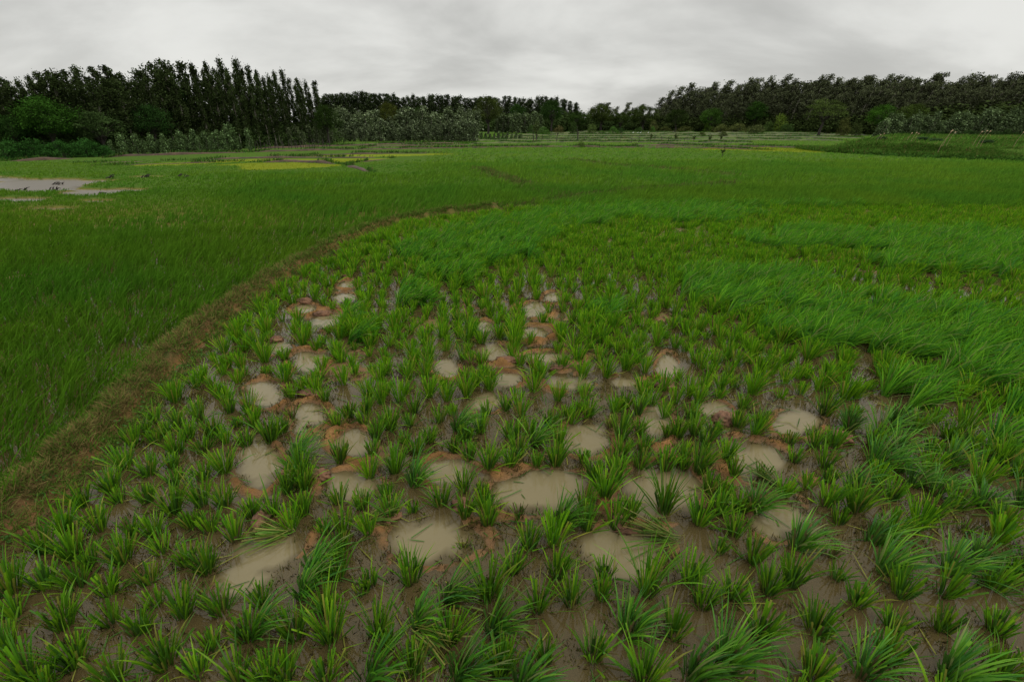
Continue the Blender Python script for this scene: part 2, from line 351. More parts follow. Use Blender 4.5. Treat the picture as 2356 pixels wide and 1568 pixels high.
CL += tile(2000, 2126, [(130,360,'m'),(280,130,'m'),(540,400,'M'),(680,670,'m'),(360,720,'m'),(990,400,'s'),(960,610,'m'),(1380,570,'U'),(1780,455,'m'),(2060,180,'s'),(1200,950,'B'),
 (1640,980,'m'),(1910,690,'m'),(2200,600,'M'),(430,1200,'s'),(880,1170,'m'),(30,1300,'m'),(1360,1400,'M'),(1800,1380,'B'),(2110,1290,'T'),(200,1480,'T')])
CL += tile(3000, 2126, [(30,270,'m'),(390,490,'M'),(440,140,'T'),(760,200,'d'),(820,430,'s'),(1240,370,'T'),(1010,670,'m'),(170,560,'m'),(90,980,'M'),(620,950,'M'),(1420,590,'m'),
 (590,1390,'M'),(1060,1350,'T'),(1350,900,'m'),(1800,920,'m'),(1880,380,'T'),(1840,590,'m'),(2150,300,'M'),(2300,520,'m'),(2320,940,'m'),(1280,1200,'m'),(1850,1400,'B')])
CL += tile(200, 1600, [(1420,200,'m'),(1210,240,'m'),(1000,200,'m'),(910,310,'m'),(1100,350,'m'),(1310,360,'m'),(1540,330,'M'),(1700,110,'m'),(1880,110,'m'),(1770,240,'s'),(1450,480,'m'),
 (1850,420,'m'),(2080,395,'M'),(2190,300,'m'),(2280,170,'d'),(1000,400,'s'),(790,430,'m'),(1200,500,'m'),(930,700,'m'),(1150,630,'m'),(1650,670,'M'),(1450,730,'m'),(1180,790,'m'),
 (700,630,'m'),(580,840,'M'),(660,950,'s'),(920,950,'m'),(1170,1060,'M'),(1430,980,'M'),(1640,990,'m'),(1900,1080,'m'),(2110,1090,'m'),(2230,860,'m'),(310,990,'m'),(460,1220,'M'),
 (780,1250,'m'),(990,1270,'m'),(1340,1180,'m'),(1520,1230,'m'),(1740,1310,'T'),(2320,560,'T'),(2360,700,'M')])
CL += tile(1100, 1600, [(590,280,'m'),(700,160,'m'),(860,120,'m'),(480,30,'s'),(840,240,'s'),(1090,270,'M'),(960,370,'m'),(1270,240,'s'),(1230,400,'s'),(930,520,'s'),(620,580,'M'),
 (1310,120,'m'),(1460,390,'m'),(1550,200,'m'),(1690,480,'m'),(1720,280,'T'),(1800,380,'m'),(1130,670,'M'),(1330,500,'m'),(1310,800,'T'),(1940,300,'m'),(2000,140,'s'),(2170,90,'m'),
 (2230,340,'M'),(1830,560,'m'),(2020,670,'M'),(2220,640,'m'),(2290,520,'m'),(280,820,'M'),(270,1070,'m'),(600,960,'s'),(820,1010,'m'),(1060,960,'m'),(1090,1100,'m'),(1300,1040,'s'),
 (1560,980,'m'),(1780,850,'m'),(1940,870,'s'),(1790,1110,'m'),(2010,1180,'m'),(2300,1120,'d'),(470,1240,'s'),(640,1240,'m')])
CL += tile(2100, 1600, [(90,420,'T'),(110,640,'s'),(290,600,'M'),(550,580,'s'),(240,240,'M'),(590,160,'m'),(510,90,'s'),(800,260,'d'),(940,60,'m'),(900,360,'M'),(910,520,'m'),(1070,320,'m'),
 (1060,150,'m'),(1080,640,'m'),(1110,480,'m'),(1320,650,'M'),(1340,340,'s'),(1440,350,'m'),(1500,650,'s'),(1560,160,'m'),(1590,320,'m'),(1630,690,'M'),(1700,420,'m'),(1770,330,'m'),
 (1890,600,'m'),(2000,250,'m'),(2210,250,'M'),(2050,80,'m'),(640,760,'m'),(830,650,'M'),(860,780,'m'),(750,950,'M'),(340,1150,'B'),(560,1000,'m'),(590,1210,'m'),(850,1190,'m'),
 (980,1150,'m'),(1310,1050,'U'),(1640,1150,'M'),(1730,870,'m'),(1830,1060,'m'),(1860,900,'m'),(2030,1030,'m'),(1960,740,'m'),(2160,1050,'T'),(2240,720,'s'),(1970,1270,'m')])
CL += tile(3096, 1600, [(480,140,'M'),(700,270,'T'),(150,410,'s'),(190,570,'s'),(380,440,'m'),(470,630,'m'),(560,430,'m'),(920,430,'m'),(1010,330,'m'),(1150,210,'m'),(1340,280,'m'),
 (1640,370,'M'),(1480,480,'m'),(1830,470,'M'),(1660,620,'m'),(1140,500,'m'),(520,760,'m'),(500,980,'m'),(720,830,'M'),(770,1030,'M'),(950,620,'m'),(1150,660,'m'),(1300,800,'m'),
 (1110,920,'m'),(610,1150,'s'),(920,1330,'T'),(1480,1100,'m'),(1510,880,'T'),(1720,1000,'m'),(1800,1230,'d'),(1960,1000,'T'),(2150,1190,'M'),(2000,560,'m'),(2140,590,'M'),
 (2300,720,'M'),(2120,360,'M'),(2330,430,'M'),(2330,1000,'T')])
KEEP = []
for c in CL:
    if all(math.hypot(c[0] - k[0], (c[1] - k[1]) * 1.4) > 13 for k in KEEP): KEEP.append(c)
CL = KEEP
print('surveyed clumps', len(CL))

TALLZ = [(1060,585,150,38),(1130,560,130,35),(1760,690,200,55),(1950,740,230,60),(2150,790,230,55),(2300,860,150,60),(1480,500,260,22),(1250,520,160,18),(800,770,34,34),(940,690,60,22),
 (1600,470,400,22),(2000,560,300,28),(2200,600,240,40),(1350,735,90,18),(1600,640,80,16),(1020,640,90,22),(2080,920,120,40),(2300,1000,90,70)]
def tallness(px, py, x, y):
    m = np.zeros(np.shape(px)); w = (fbm(x * 1.6, y * 1.6, 200, 3) - .5) * .9
    for e in TALLZ: m = np.maximum(m, 1 - sm(.7, 1.15, ell(px, py, e, w)))
    return m
# remaining clumps of the trampled field, on the farmer's jittered lattice
g0 = np.arange(-30, 60, .182); h0 = np.arange(.6, 14, .182)
GX, GY = np.meshgrid(g0, h0); ang = .16
rx = GX * math.cos(ang) - GY * math.sin(ang); ry = GX * math.sin(ang) + GY * math.cos(ang)
rx = rx.ravel() + R.normal(0, .035, rx.size); ry = ry.ravel() + R.normal(0, .035, ry.size)
px, py = proj(rx, ry)
ok = (px > -260) & (px < 2620) & (py < 1700) & (ry > .85) & (ry < 13.5) & right_field(rx, ry) & (dpoly(rx, ry, WB) > .3) & (bank(rx, ry) < .1)
rx, ry, px, py = rx[ok], ry[ok], px[ok], py[ok]
sx, sy = np.array([flat(c[0], c[1]) for c in CL]).T
surveyed = (py > 925) & (px > 30 + 0 * py) & (px < 2330) & (py < 1568)
dmin = np.array([np.min(np.hypot(sx - a, sy - b)) for a, b in zip(rx, ry)])
ok = np.where(surveyed, (dmin > .125) & (R.random(len(rx)) < .75), dmin > .15) & ((np.maximum(puddle(rx, ry), puddle(rx, ry + .13)) < .15) | (R.random(len(rx)) < .07)) & (R.random(len(rx)) > .05)
rx, ry, px, py = rx[ok], ry[ok], px[ok], py[ok]
tl = tallness(px, py, rx, ry)
rest = []
for a, b, p, q, t in zip(rx, ry, px, py, tl):
    if t > .5: k = 'T' if R.random() < .75 else 'M'
    else: k = R.choice(['s', 'm', 'M', 'm'], p=[.3, .3, .25, .15])
    rest.append((a, b, k, q))
    if (t > .5 and R.random() < .8) or (q < 620 and R.random() < .6): rest.append((a + R.uniform(.06, .13), b + R.uniform(-.08, .08), k, q))
rest.sort(key=lambda r: r[1])

GREENS = np.array([[.078, .205, .006], [.060, .165, .007], [.105, .24, .008], [.145, .275, .010], [.050, .145, .012]])
def clump(kind, x, y, z, gain=1.0, lod=0):
    """returns (leaves args, stalk args) in local space"""
    P = dict(s=(36, .115, .155, .10, .0060, .9), m=(46, .155, .205, .12, .0064, .8), M=(62, .18, .24, .14, .0068, .72), U=(66, .21, .29, .10, .0060, .5),
             T=(56, .16, .27, .42, .0066, .25), B=(72, .16, .265, .45, .0072, .2), d=(30, .07, .13, .3, .0048, .85))[kind]
    k_ = R.uniform(.78, 1.22); n = int(P[0] * (1 if lod == 0 else .62) * R.uniform(.95, 1.45)); L = R.uniform(P[1], P[2], n) * k_; rad = .013 + .014 * (n / 60)
    a = R.uniform(0, 2 * np.pi, n); r = rad * np.sqrt(R.random(n))
    B = np.stack([x + r * np.cos(a), y + r * np.sin(a), np.full(n, z - .01)], 1)
    t0 = .03 + R.random(n) ** 2 * P[3] + .24 * r / rad * (1 if kind != 'U' else .4)
    # each leaf falls outwards, pushed downwind (east)
    lx = R.random(n) < .14; t0 = t0 + lx * R.uniform(.2, .7, n)
    wind = {'s': .15, 'm': .3, 'M': .4, 'U': .3, 'T': 1.4, 'B': 1.5, 'd': .2}[kind] * R.uniform(.7, 1.3)
    gl, ga = R.uniform(0, .35), R.uniform(0, 6.28)
    ax = np.cos(a) + wind + gl * math.cos(ga) + R.normal(0, .25, n); ay = np.sin(a) * .9 + R.normal(0, .3, n) + .12 * wind + gl * math.sin(ga)
    az = np.arctan2(ay, ax)
    cut = (R.random(n) < P[5]) * 1.0
    bend = R.uniform(.0, .2, n) + (1 - cut) * R.uniform(.2, .9, n)
    if kind in 'TB': bend += R.uniform(.2, .7, n)
    W = P[4] * R.uniform(.7, 1.35, n) * (1.25 if lod else 1)
    c = GREENS[R.integers(0, 5, n)] * R.uniform(.8, 1.4, (n, 1)) * gain
    if kind == 'd': c = np.where(R.random((n, 1)) < .55, np.array([[.12, .10, .035]]), c)
    c = np.where(R.random((n, 1)) < .09, np.array([[.22, .23, .035]]) * R.uniform(.7, 1.1, (n, 1)), c)
    if kind in 'TB': c = c * np.array([[.78, .95, 1.7]])
    L = L * np.where(cut > .5, .82, 1.15)
    m = max(8, n // 3); a2 = R.uniform(0, 2 * np.pi, m); r2 = rad * .9 * np.sqrt(R.random(m))
    B2 = np.stack([x + r2 * np.cos(a2), y + r2 * np.sin(a2), np.full(m, z - .02)], 1)
    c2 = np.array([[.05, .12, .018]]) * R.uniform(.6, 1.3, (m, 1)); c2 = np.where(R.random((m, 1)) < (.7 if kind == 'd' else .2), np.array([[.11, .085, .035]]), c2)
    st = (B2, R.uniform(.4, .62, m) * P[2], a2 + R.normal(0, .3, m), .05 + .3 * R.random(m), R.uniform(0, .12, m), np.full(m, .0085), c2)
    return (B, L, az, t0, bend, W, c, cut), st

LAND = [(1240,1132,'the widest tan puddle'),(1508,1137,'the round puddle right of centre'),(1435,1272,'the low puddle with a flattened clump'),(1000,1245,'the puddle edged by bare mud'),
 (610,1280,'the puddle with floating straw'),(592,1068,'the tall puddle nearest the grassy bund'),(808,1122,'the puddle below a red clod'),(1030,1085,'the small puddle left of the widest'),
 (1345,1008,'the puddle with one upright clump'),(1512,977,'the narrow upright puddle'),(1745,1060,'the grey puddle far right'),(1832,972,'the topmost right puddle'),
 (715,957,'the puddle under a red mound'),(610,907,'the upper left puddle'),(1160,840,'the line of red clods'),(1310,880,'the puddle with a stubby clump'),
 (120,1480,'the bottom left corner'),(420,1500,'the dark bottom water'),(830,1500,'the lower left water'),(1200,1500,'the bottom edge centre'),(1600,1500,'the lower right water'),
 (2280,1480,'the bottom right corner'),(1990,1420,'the brown lower right shallows'),(2000,1240,'the low mud flat at right'),(2200,1080,'the dense right edge'),
 (2050,1000,'the right hand mound'),(160,1180,'the grassy bund foot'),(330,1020,'the middle of the bund'),(480,880,'the upper bund bend'),(900,900,'the open rows left of centre'),
 (1700,850,'the rows below the windblown patch'),(1860,1180,'the sloping mud bar'),(900,1400,'the stubbled mud patch')]
KW = dict(s='short cropped rice clump', m='ragged grazed rice clump', M='full bushy rice clump', U='upright stiff rice clump', T='long windblown rice clump', B='huge sprawling rice clump', d='brown stubby rice clump')
ORD = ['', 'second ', 'third ', 'fourth ', 'fifth ', 'sixth ', 'seventh ', 'eighth ', 'ninth ', 'tenth ', 'eleventh ', 'twelfth ', 'thirteenth ', 'fourteenth ']
indiv = [(c[0], c[1], 'T' if (c[2] in 'mM' and c[0] > 1950 and c[1] < 1300 and R.random() < .5) else c[2]) for c in CL]
nrest = max(0, 300 - len(indiv)); take = []
for r in rest[:nrest]:
    p, q = proj(r[0], r[1]); take.append((float(p), float(q), r[2]))
stuff_rest = rest[nrest:]
indiv += take
lab = []
for p, q, k in indiv:
    j = min(range(len(LAND)), key=lambda i: math.hypot(LAND[i][0] - p, (LAND[i][1] - q) * 1.3)); dx, dy = p - LAND[j][0], (q - LAND[j][1]) * 1.3
    side = ('right of' if dx > 0 else 'left of') if abs(dx) > abs(dy) else ('in front of' if dy > 0 else 'behind')
    lab.append([k, j, side, math.hypot(dx, dy)])
count = {}
order = sorted(range(len(lab)), key=lambda i: lab[i][3]); text = {}
for i in order:
    key = (lab[i][0], lab[i][1], lab[i][2]); n = count.get(key, 0); count[key] = n + 1
    o = ORD[min(n, 13)]
    text[i] = f"{KW[lab[i][0]]}, {o}closest {lab[i][2]} {LAND[lab[i][1]][2]}"
PUDW = [(flat(e[0], e[1])) for e in PUD]
for i, (p, q, k) in enumerate(indiv):
    x, y = flat(p, q); z = max(-.02, float(height(np.array([x]), np.array([y]))[0]))
    root = empty('rice_clump', (x, y, z)); tag(root, text[i], 'rice plant', 'rice clumps standing in the trampled paddy')
    lf, st = clump(k, 0, 0, 0)
    link('leaves', npmesh('clump_leaves', *blades(*lf[:7], seg=5, cut=lf[7])), M_RICE, root)
    V, Q, C = blades(*st, seg=2, cut=np.ones(len(st[1]))); link('stalks', npmesh('clump_stalks', V, Q, C), M_RICE, root)
for (p, q, az0, nn, ln, lb) in [(1548,1242,2.9,60,.26,'uprooted rice clump lying over the low puddle'),(665,1245,3.4,60,.2,'flattened straw coloured bunch floating in the long puddle'),(965,1462,-.5,46,.2,'trampled yellow bunch between bottom centre clumps'),
        (1785,1118,2.2,40,.2,'toppled rice clump beside the grey puddle'),(838,1205,.4,60,.2,'heap of fallen green leaves beside the bare mud'),(1330,905,.8,40,.18,'toppled rice bunch above the middle ridge')]:
    x, y, z = at(p, q); o = empty('fallen_rice', (x, y, max(z, 0) + .01)); tag(o, lb, 'fallen rice', 'flattened rice bunches')
    az = az0 + R.normal(0, .45, nn); c = np.where(R.random((nn, 1)) < .4, np.array([[.2, .2, .045]]), np.array([[.08, .18, .012]])) * R.uniform(.6, 1.2, (nn, 1))
    V, Q, C = blades(np.stack([R.normal(0, .02, nn), R.normal(0, .02, nn), R.uniform(0, .02, nn)], 1), ln * R.uniform(.5, 1.2, nn), az, R.uniform(1.15, 1.5, nn), R.uniform(0, .25, nn), np.full(nn, .006), c, seg=4, cut=(R.random(nn) < .6) * 1.0, twist=R.uniform(-.5, .5, nn))
    V[:, 2] = np.maximum(V[:, 2], 0.002); link('leaves', npmesh('fallen_leaves_bunch', V, Q, C), M_RICE, o)
G = Geo()
for x, y, k, q in stuff_rest:
    z = 0.0; lf, st = clump(k, x, y, z, 1.0, 0 if y < 5 else 1); lf = (lf[0], lf[1] * (1.25 if k in 'TB' else 1.0), *lf[2:])
    G.add(*blades(*lf[:7], seg=4 if y < 6 else 3, cut=lf[7]))
o = link('rice_crop', G.mesh('trampled_crop'), M_CROP); tag(o, 'thinning rows of grazed rice beyond the nearest clumps', 'rice crop', kind='stuff')
print('rest', len(stuff_rest))

# ------------------------------------------------------------------ dense paddies
DG = (.066, .160, .010); MG = (.086, .190, .016); FG = (.118, .235, .026)
def field(name, cells, label):
    G = Geo()
    for (x, y, n, Lm, wd, seg, c0, lean) in cells:
        m = len(x)
        if not m: continue
        x = np.repeat(x, n); y = np.repeat(y, n); k = len(x); rad = .05 + .0015 * y
        x = x + R.normal(0, 1, k) * rad; y = y + R.normal(0, 1, k) * rad
        gust = fbm(x * .35 + 3, y * .35, 300, 3); patch = fbm(x * 1.4, y * 1.4, 301, 3)
        pq = proj(x, y); low_ = np.maximum((1 - sm(380, 620, pq[0])) * (1 - sm(470, 540, pq[1])) * .6, (1 - sm(900, 1050, pq[0])) * (1 - sm(398, 412, pq[1])) * .7)
        L = Lm * R.uniform(.65, 1.2, k) * (.65 + .7 * patch) * (1 - low_)
        wind = lean * (.6 + .9 * gust)
        a = R.uniform(0, 2 * np.pi, k); az = np.arctan2(np.sin(a) * .8 + .15 + (gust - .5), np.cos(a) * .8 + wind)
        z = np.where(y < 30, height(x, y), 0.0) if k < 4e5 else np.zeros(k)
        B = np.stack([x, y, np.maximum(z, 0) - .01], 1)
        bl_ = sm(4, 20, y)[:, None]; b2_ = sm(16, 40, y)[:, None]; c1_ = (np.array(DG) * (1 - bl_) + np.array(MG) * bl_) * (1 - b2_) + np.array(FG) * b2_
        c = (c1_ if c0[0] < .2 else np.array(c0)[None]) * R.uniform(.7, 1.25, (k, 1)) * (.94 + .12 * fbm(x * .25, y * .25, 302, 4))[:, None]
        yg = fbm(x * .5, y * .5, 304, 3)[:, None]
        c = c * (1 + (yg - .5) * np.array([[.7, .2, -.1]]))
        G.add(*blades(B, L, az, R.uniform(.05, .5, k), R.uniform(.2, 1.2, k), np.full(k, wd) * R.uniform(.7, 1.3, k), c, seg=seg))
    o = link(name, G.mesh(name), M_CROP); tag(o, label, 'rice crop', kind='stuff'); print(name, G.n)
def pts(y0, y1, step, cond, pmax=2480, pmin=-130):
    ys = np.arange(y0, y1, step); out = []
    xm = (y1 * CT + H * ST) * (1300 / F); xs = np.arange(-xm, xm, step)
    A, B = np.meshgrid(xs, ys); A = A.ravel() + R.uniform(-.5, .5, A.size) * step * .75; B = B.ravel() + R.uniform(-.5, .5, B.size) * step * .75
    p, q = proj(A, B); k = (p > pmin) & (p < pmax) & (q < 1640); A, B, p, q = A[k], B[k], p[k], q[k]
    k = cond(A, B, p, q) & (bundmask(A, B) < .25) & (mudflat(A, B) < .35) & (bank(A, B) < .12); return A[k], B[k]
left = lambda x, y, p, q: ~right_field(x, y)
notyel = lambda p, q: ~(inpoly(p, q, YEL[0]) | inpoly(p, q, YEL[1]) | inpoly(p, q, YEL[2]) | inpoly(p, q, YEL[3]))
gap = lambda x, y: fbm(x * 1.1, y * 1.1, 310, 3) > .3
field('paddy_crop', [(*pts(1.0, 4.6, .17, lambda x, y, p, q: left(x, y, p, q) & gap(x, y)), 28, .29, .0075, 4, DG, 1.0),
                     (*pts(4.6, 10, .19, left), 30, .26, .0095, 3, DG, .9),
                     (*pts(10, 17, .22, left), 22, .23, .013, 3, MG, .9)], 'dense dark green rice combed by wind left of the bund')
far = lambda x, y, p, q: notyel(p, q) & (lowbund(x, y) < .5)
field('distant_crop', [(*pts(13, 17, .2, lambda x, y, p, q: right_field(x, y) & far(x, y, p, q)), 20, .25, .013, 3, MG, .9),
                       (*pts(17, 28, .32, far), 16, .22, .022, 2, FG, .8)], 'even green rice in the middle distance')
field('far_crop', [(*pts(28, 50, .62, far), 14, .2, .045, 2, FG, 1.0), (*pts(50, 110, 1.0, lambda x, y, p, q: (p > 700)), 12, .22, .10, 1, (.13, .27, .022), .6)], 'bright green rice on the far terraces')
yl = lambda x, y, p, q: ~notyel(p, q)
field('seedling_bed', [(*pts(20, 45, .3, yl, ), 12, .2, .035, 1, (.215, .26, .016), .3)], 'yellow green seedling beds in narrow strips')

# ------------------------------------------------------------------ bund turf, weeds, straw
def along(W, step, half, lo=0, hi=1e9):
    out = []
    for (ax, ay), (bx, by) in zip(W[:-1], W[1:]):
        L = math.hypot(bx - ax, by - ay); n = max(1, int(L / step)); t = R.random(n); o_ = R.normal(0, half * .5, n)
        nx_, ny_ = -(by - ay) / L, (bx - ax) / L
        out.append(np.stack([ax + (bx - ax) * t + nx_ * o_, ay + (by - ay) * t + ny_ * o_], 1))
    P = np.concatenate(out); return P[(P[:, 1] > lo) & (P[:, 1] < hi)]
G = Geo()
for lo, hi, step, wd, LL in ((.5, 4, .0001, .0042, .07), (4, 8, .00018, .0058, .075), (8, 16, .0004, .009, .08)):
    P = along(WB, step, .3, lo, hi); n = len(P)
    if not n: continue
    z = height(P[:, 0], P[:, 1]); tuft = fbm(P[:, 0] * 6, P[:, 1] * 6, 400, 3); dm = dpoly(P[:, 0], P[:, 1], WB)
    keep = (R.random(n) < sm(.22, .5, tuft) + .25 * (dm > .2)) & (dm < .42); P, z, tuft, dm = P[keep], z[keep], tuft[keep], dm[keep]; n = len(P)
    dry = R.random(n) < np.where(dm < .13, .62, .22) * (1 - .6 * sm(5, 10, P[:, 1]))
    c = np.where(dry[:, None], np.array([[.18, .14, .05]]), np.array([[.085, .165, .02]])) * R.uniform(.6, 1.3, (n, 1))
    G.add(*blades(np.stack([P[:, 0], P[:, 1], z - .004], 1), LL * R.uniform(.5, 1.5, n), R.uniform(0, 6.28, n), R.uniform(.2, 1.2, n), R.uniform(.1, .9, n), np.full(n, wd), c, seg=2))
for W_, step in ((WB2, .004), (WB3, .004), (WB4, .008)):
    P = along(W_, step, .5); n = len(P); z = height(P[:, 0], P[:, 1])
    c = np.where(R.random((n, 1)) < .4, np.array([[.13, .12, .04]]), np.array([[.085, .16, .025]])) * R.uniform(.6, 1.2, (n, 1))
    G.add(*blades(np.stack([P[:, 0], P[:, 1], z], 1), .15 * R.uniform(.5, 1.4, n), R.normal(0, 1, n), R.uniform(.2, .9, n), R.uniform(.1, .9, n), np.full(n, .018), c, seg=2))
o = link('bund_grass', G.mesh('bund_grass'), M_WEED); tag(o, 'short green and dry brown grass on the earth bund', 'grass', kind='stuff'); print('bund', G.n)
# small broad weeds along both feet of the bund
P = along(WB, .0045, .5, .6, 9); z = height(P[:, 0], P[:, 1]); dm = dpoly(P[:, 0], P[:, 1], WB); kk = (dm > .1) & (dm < .38) & (R.random(len(P)) < .5); P, z = P[kk], z[kk]
cc = []; pp = []
for (x, y), zz in zip(P, z):
    m = R.integers(4, 10); pp.append(np.stack([x + R.normal(0, .02, m), y + R.normal(0, .02, m), zz + .01 + R.random(m) * .045], 1)); cc.append(np.repeat(np.array([[.06, .14, .03]]) * R.uniform(.7, 1.5), m, 0))
pp = np.concatenate(pp); o = link('ground_weeds', npmesh('ground_weeds', *leafquads(pp, .013, np.concatenate(cc), 1.6, .1)), M_WEED); tag(o, 'small leafy weeds creeping over the bund', 'weeds', kind='stuff')
# water weed stubble on the shallow mud
n = 90000; x = R.uniform(-5, 6.5, n); y = .8 + 8 * R.random(n) ** 1.1; k = right_field(x, y); x, y = x[k], y[k]
z = height(x, y); m = (z > -.04) & (z < .035) & (puddle(x, y) < .25) & (fbm(x * 3, y * 3, 500, 3) > .38) & (dpoly(x, y, WB) > .25); x, y, z = x[m], y[m], z[m]; n = len(x)
x = np.repeat(x, 4) + R.normal(0, .012, n * 4); y = np.repeat(y, 4) + R.normal(0, .012, n * 4); z = np.repeat(z, 4); n = len(x)
c = np.where(R.random((n, 1)) < .5, np.array([[.075, .09, .014]]), np.array([[.045, .034, .014]])) * R.uniform(.5, 1.3, (n, 1))
o = link('water_weed', npmesh('water_weed', *blades(np.stack([x, y, np.maximum(z, -.012)], 1), R.uniform(.018, .05, n), R.uniform(0, 6.28, n), R.uniform(.1, 1.2, n), R.uniform(0, .8, n), np.full(n, .0042), c, seg=2)), M_WEED)
tag(o, 'fine brown green water weed stubble on the wet mud', 'weeds', kind='stuff'); print('weed', n)
# bitten off leaves floating on the water
n = 2200; x = R.uniform(-4, 5, n); y = .9 + 6 * R.random(n) ** 1.2; k = right_field(x, y) & (dpoly(x, y, WB) > .3); x, y = x[k], y[k]; n = len(x)
z = np.maximum(height(x, y), 0) + .004
c = np.where(R.random((n, 1)) < .45, np.array([[.24, .25, .05]]), np.array([[.07, .16, .03]])) * R.uniform(.6, 1.1, (n, 1))
V, Q, C = blades(np.stack([x, y, z], 1), R.uniform(.05, .22, n), R.uniform(0, 6.28, n), np.full(n, 1.52), R.uniform(-.05, .06, n), np.full(n, .006), c, seg=3, cut=(R.random(n) < .5) * 1.0, twist=np.zeros(n))
o = link('fallen_leaves', npmesh('fallen_leaves', V, Q, C), M_WEED); tag(o, 'bitten off rice leaves floating on the shallow water', 'leaves', kind='stuff')

# ------------------------------------------------------------------ mud clods as things
CLN = [(735,1086,.07,.045,.05,'crumbly red clod below the tall bunch left of centre'),(712,902,.10,.05,.05,'rounded red mound above the left puddle'),(1084,829,.055,.035,.05,'small red clod left of the clod row'),
 (1165,835,.13,.05,.05,'long broken red clod row between two puddles'),(1530,884,.09,.06,.05,'red clod beside the windblown clump'),(1668,960,.10,.08,.06,'dark hollow red clod right of centre'),
 (1932,1003,.085,.06,.06,'smooth pinkish clod at the right'),(1424,1204,.04,.07,.05,'wedge of clay left of the round puddle'),(602,1210,.045,.085,.05,'loaf shaped clod lying in straw puddle'),
 (700,690,.09,.04,.06,'red clod by the upper left bund rows'),(742,722,.11,.05,.06,'red clay lip above a bright small puddle'),(800,641,.08,.04,.06,'small red clod highest on the left'),
 (636,780,.07,.06,.05,'lumpy clod left of the tall windblown bunch'),(1286,852,.10,.035,.045,'low clay ridge between two middle puddles'),(1225,838,.05,.05,.05,'red clod right beside the clod row'),
 (1460,1215,.12,.03,.035,'low clay lip under the round puddle'),(886,1196,.09,.06,.05,'broken clay lump above the bare mud'),(1065,1165,.08,.05,.04,'clay lump left of the widest puddle')]
for (p, q, a, b, hh, lb) in CLN:
    x, y, z = at(p, q); bm_n = 34
    th, ph = np.meshgrid(np.linspace(0, 2 * np.pi, 44, endpoint=False), np.linspace(0, np.pi, 22)); ux = np.sin(ph) * np.cos(th); uy = np.sin(ph) * np.sin(th); uz = np.cos(ph)
    s_ = R.integers(1, 999); hh *= 1.35; f_ = 1 + .7 * (fbm(ux * 2.2 + 9, uy * 2.2 + uz * 1.7, s_, 3) - .5) + .5 * (fbm(ux * 9 + 4, uy * 9 + uz * 7, s_ + 1, 3) - .5)
    V = np.stack([ux * a * f_, uy * b * f_, uz * hh * .62 * f_], 2).reshape(-1, 3); i = np.arange(21)[:, None] * 44; j = np.arange(44)[None]; j2 = (j + 1) % 44
    Q = np.stack([i + j, i + 44 + j, i + 44 + j2, i + j2], 2).reshape(-1, 4)
    o = link('mud_clod', npmesh('mud_clod', V, Q, smooth=False), M_CLAY, loc=(x, y, max(z, 0) * .5)); o.rotation_euler = (0, 0, R.uniform(-.4, .4)); tag(o, lb, 'clod', 'mud clods thrown up round the puddles')

# ------------------------------------------------------------------ far earth bunds
def ridge(pts_, hgt, wid, label):
    far_ = flat(*pts_[1])[1] > 50; hgt *= .68 if far_ else .6
    P = [flat(*p) for p in pts_]; D = [0]
    for a, b in zip(P[:-1], P[1:]): D.append(D[-1] + math.hypot(a[0] - b[0], a[1] - b[1]))
    n = max(8, int(D[-1] / .35)); t = np.linspace(0, D[-1], n); x = np.interp(t, D, [p[0] for p in P]); y = np.interp(t, D, [p[1] for p in P])
    y = y + (fbm(t * .3, t * 0, 600, 3) - .5) * .8; ww = wid * (.8 + .5 * fbm(t * .5, t * 0 + 5, 601, 3)); hh = hgt * (.55 + .8 * fbm(t * .6, t * 0 + 2, 602, 3)); end = np.minimum(1, np.minimum(t, D[-1] - t) / 2); hh = hh * end
    sec = [(-.5, -.1), (-.38, .75), (-.1, 1), (.2, .95), (.5, -.1)]
    V = np.stack([np.stack([x, y + a * ww, np.where(b < 0, -.05, hh * b)], 1) for a, b in sec], 1); k = len(sec)
    i = np.arange(n - 1)[:, None] * k; j = np.arange(k - 1)[None]; Q = np.stack([i + j, i + k + j, i + k + j + 1, i + j + 1], 2).reshape(-1, 4)
    o = link('earth_bund', npmesh('earth_bund', V.reshape(-1, 3), Q, smooth=True), M_TURF if far_ else M_SOIL); tag(o, label, kind='structure')
    m = int(D[-1] * 90); u = R.uniform(0, D[-1], m); bx = np.interp(u, t, x); by = np.interp(u, t, y) + R.uniform(-.12, .55, m) * np.interp(u, t, ww); bz = np.interp(u, t, hh) * .9
    prs = fbm(u * .35, u * 0 + 7, 603, 3); kk = R.random(m) < sm(.3, .5, prs); bx, by, bz = bx[kk], by[kk], bz[kk]; m = len(bx); dist = np.maximum(by, 10)
    c = np.array([[.05, .12, .02]]) * R.uniform(.6, 1.4, (m, 1)); c = np.where(R.random((m, 1)) < .12, np.array([[.14, .12, .05]]), c)
    return blades(np.stack([bx, by, bz], 1), R.uniform(.1, .28, m), R.normal(0, 1.2, m), R.uniform(.1, .8, m), R.uniform(.2, 1, m), .0011 * dist * R.uniform(.7, 1.2, m), c, seg=2)
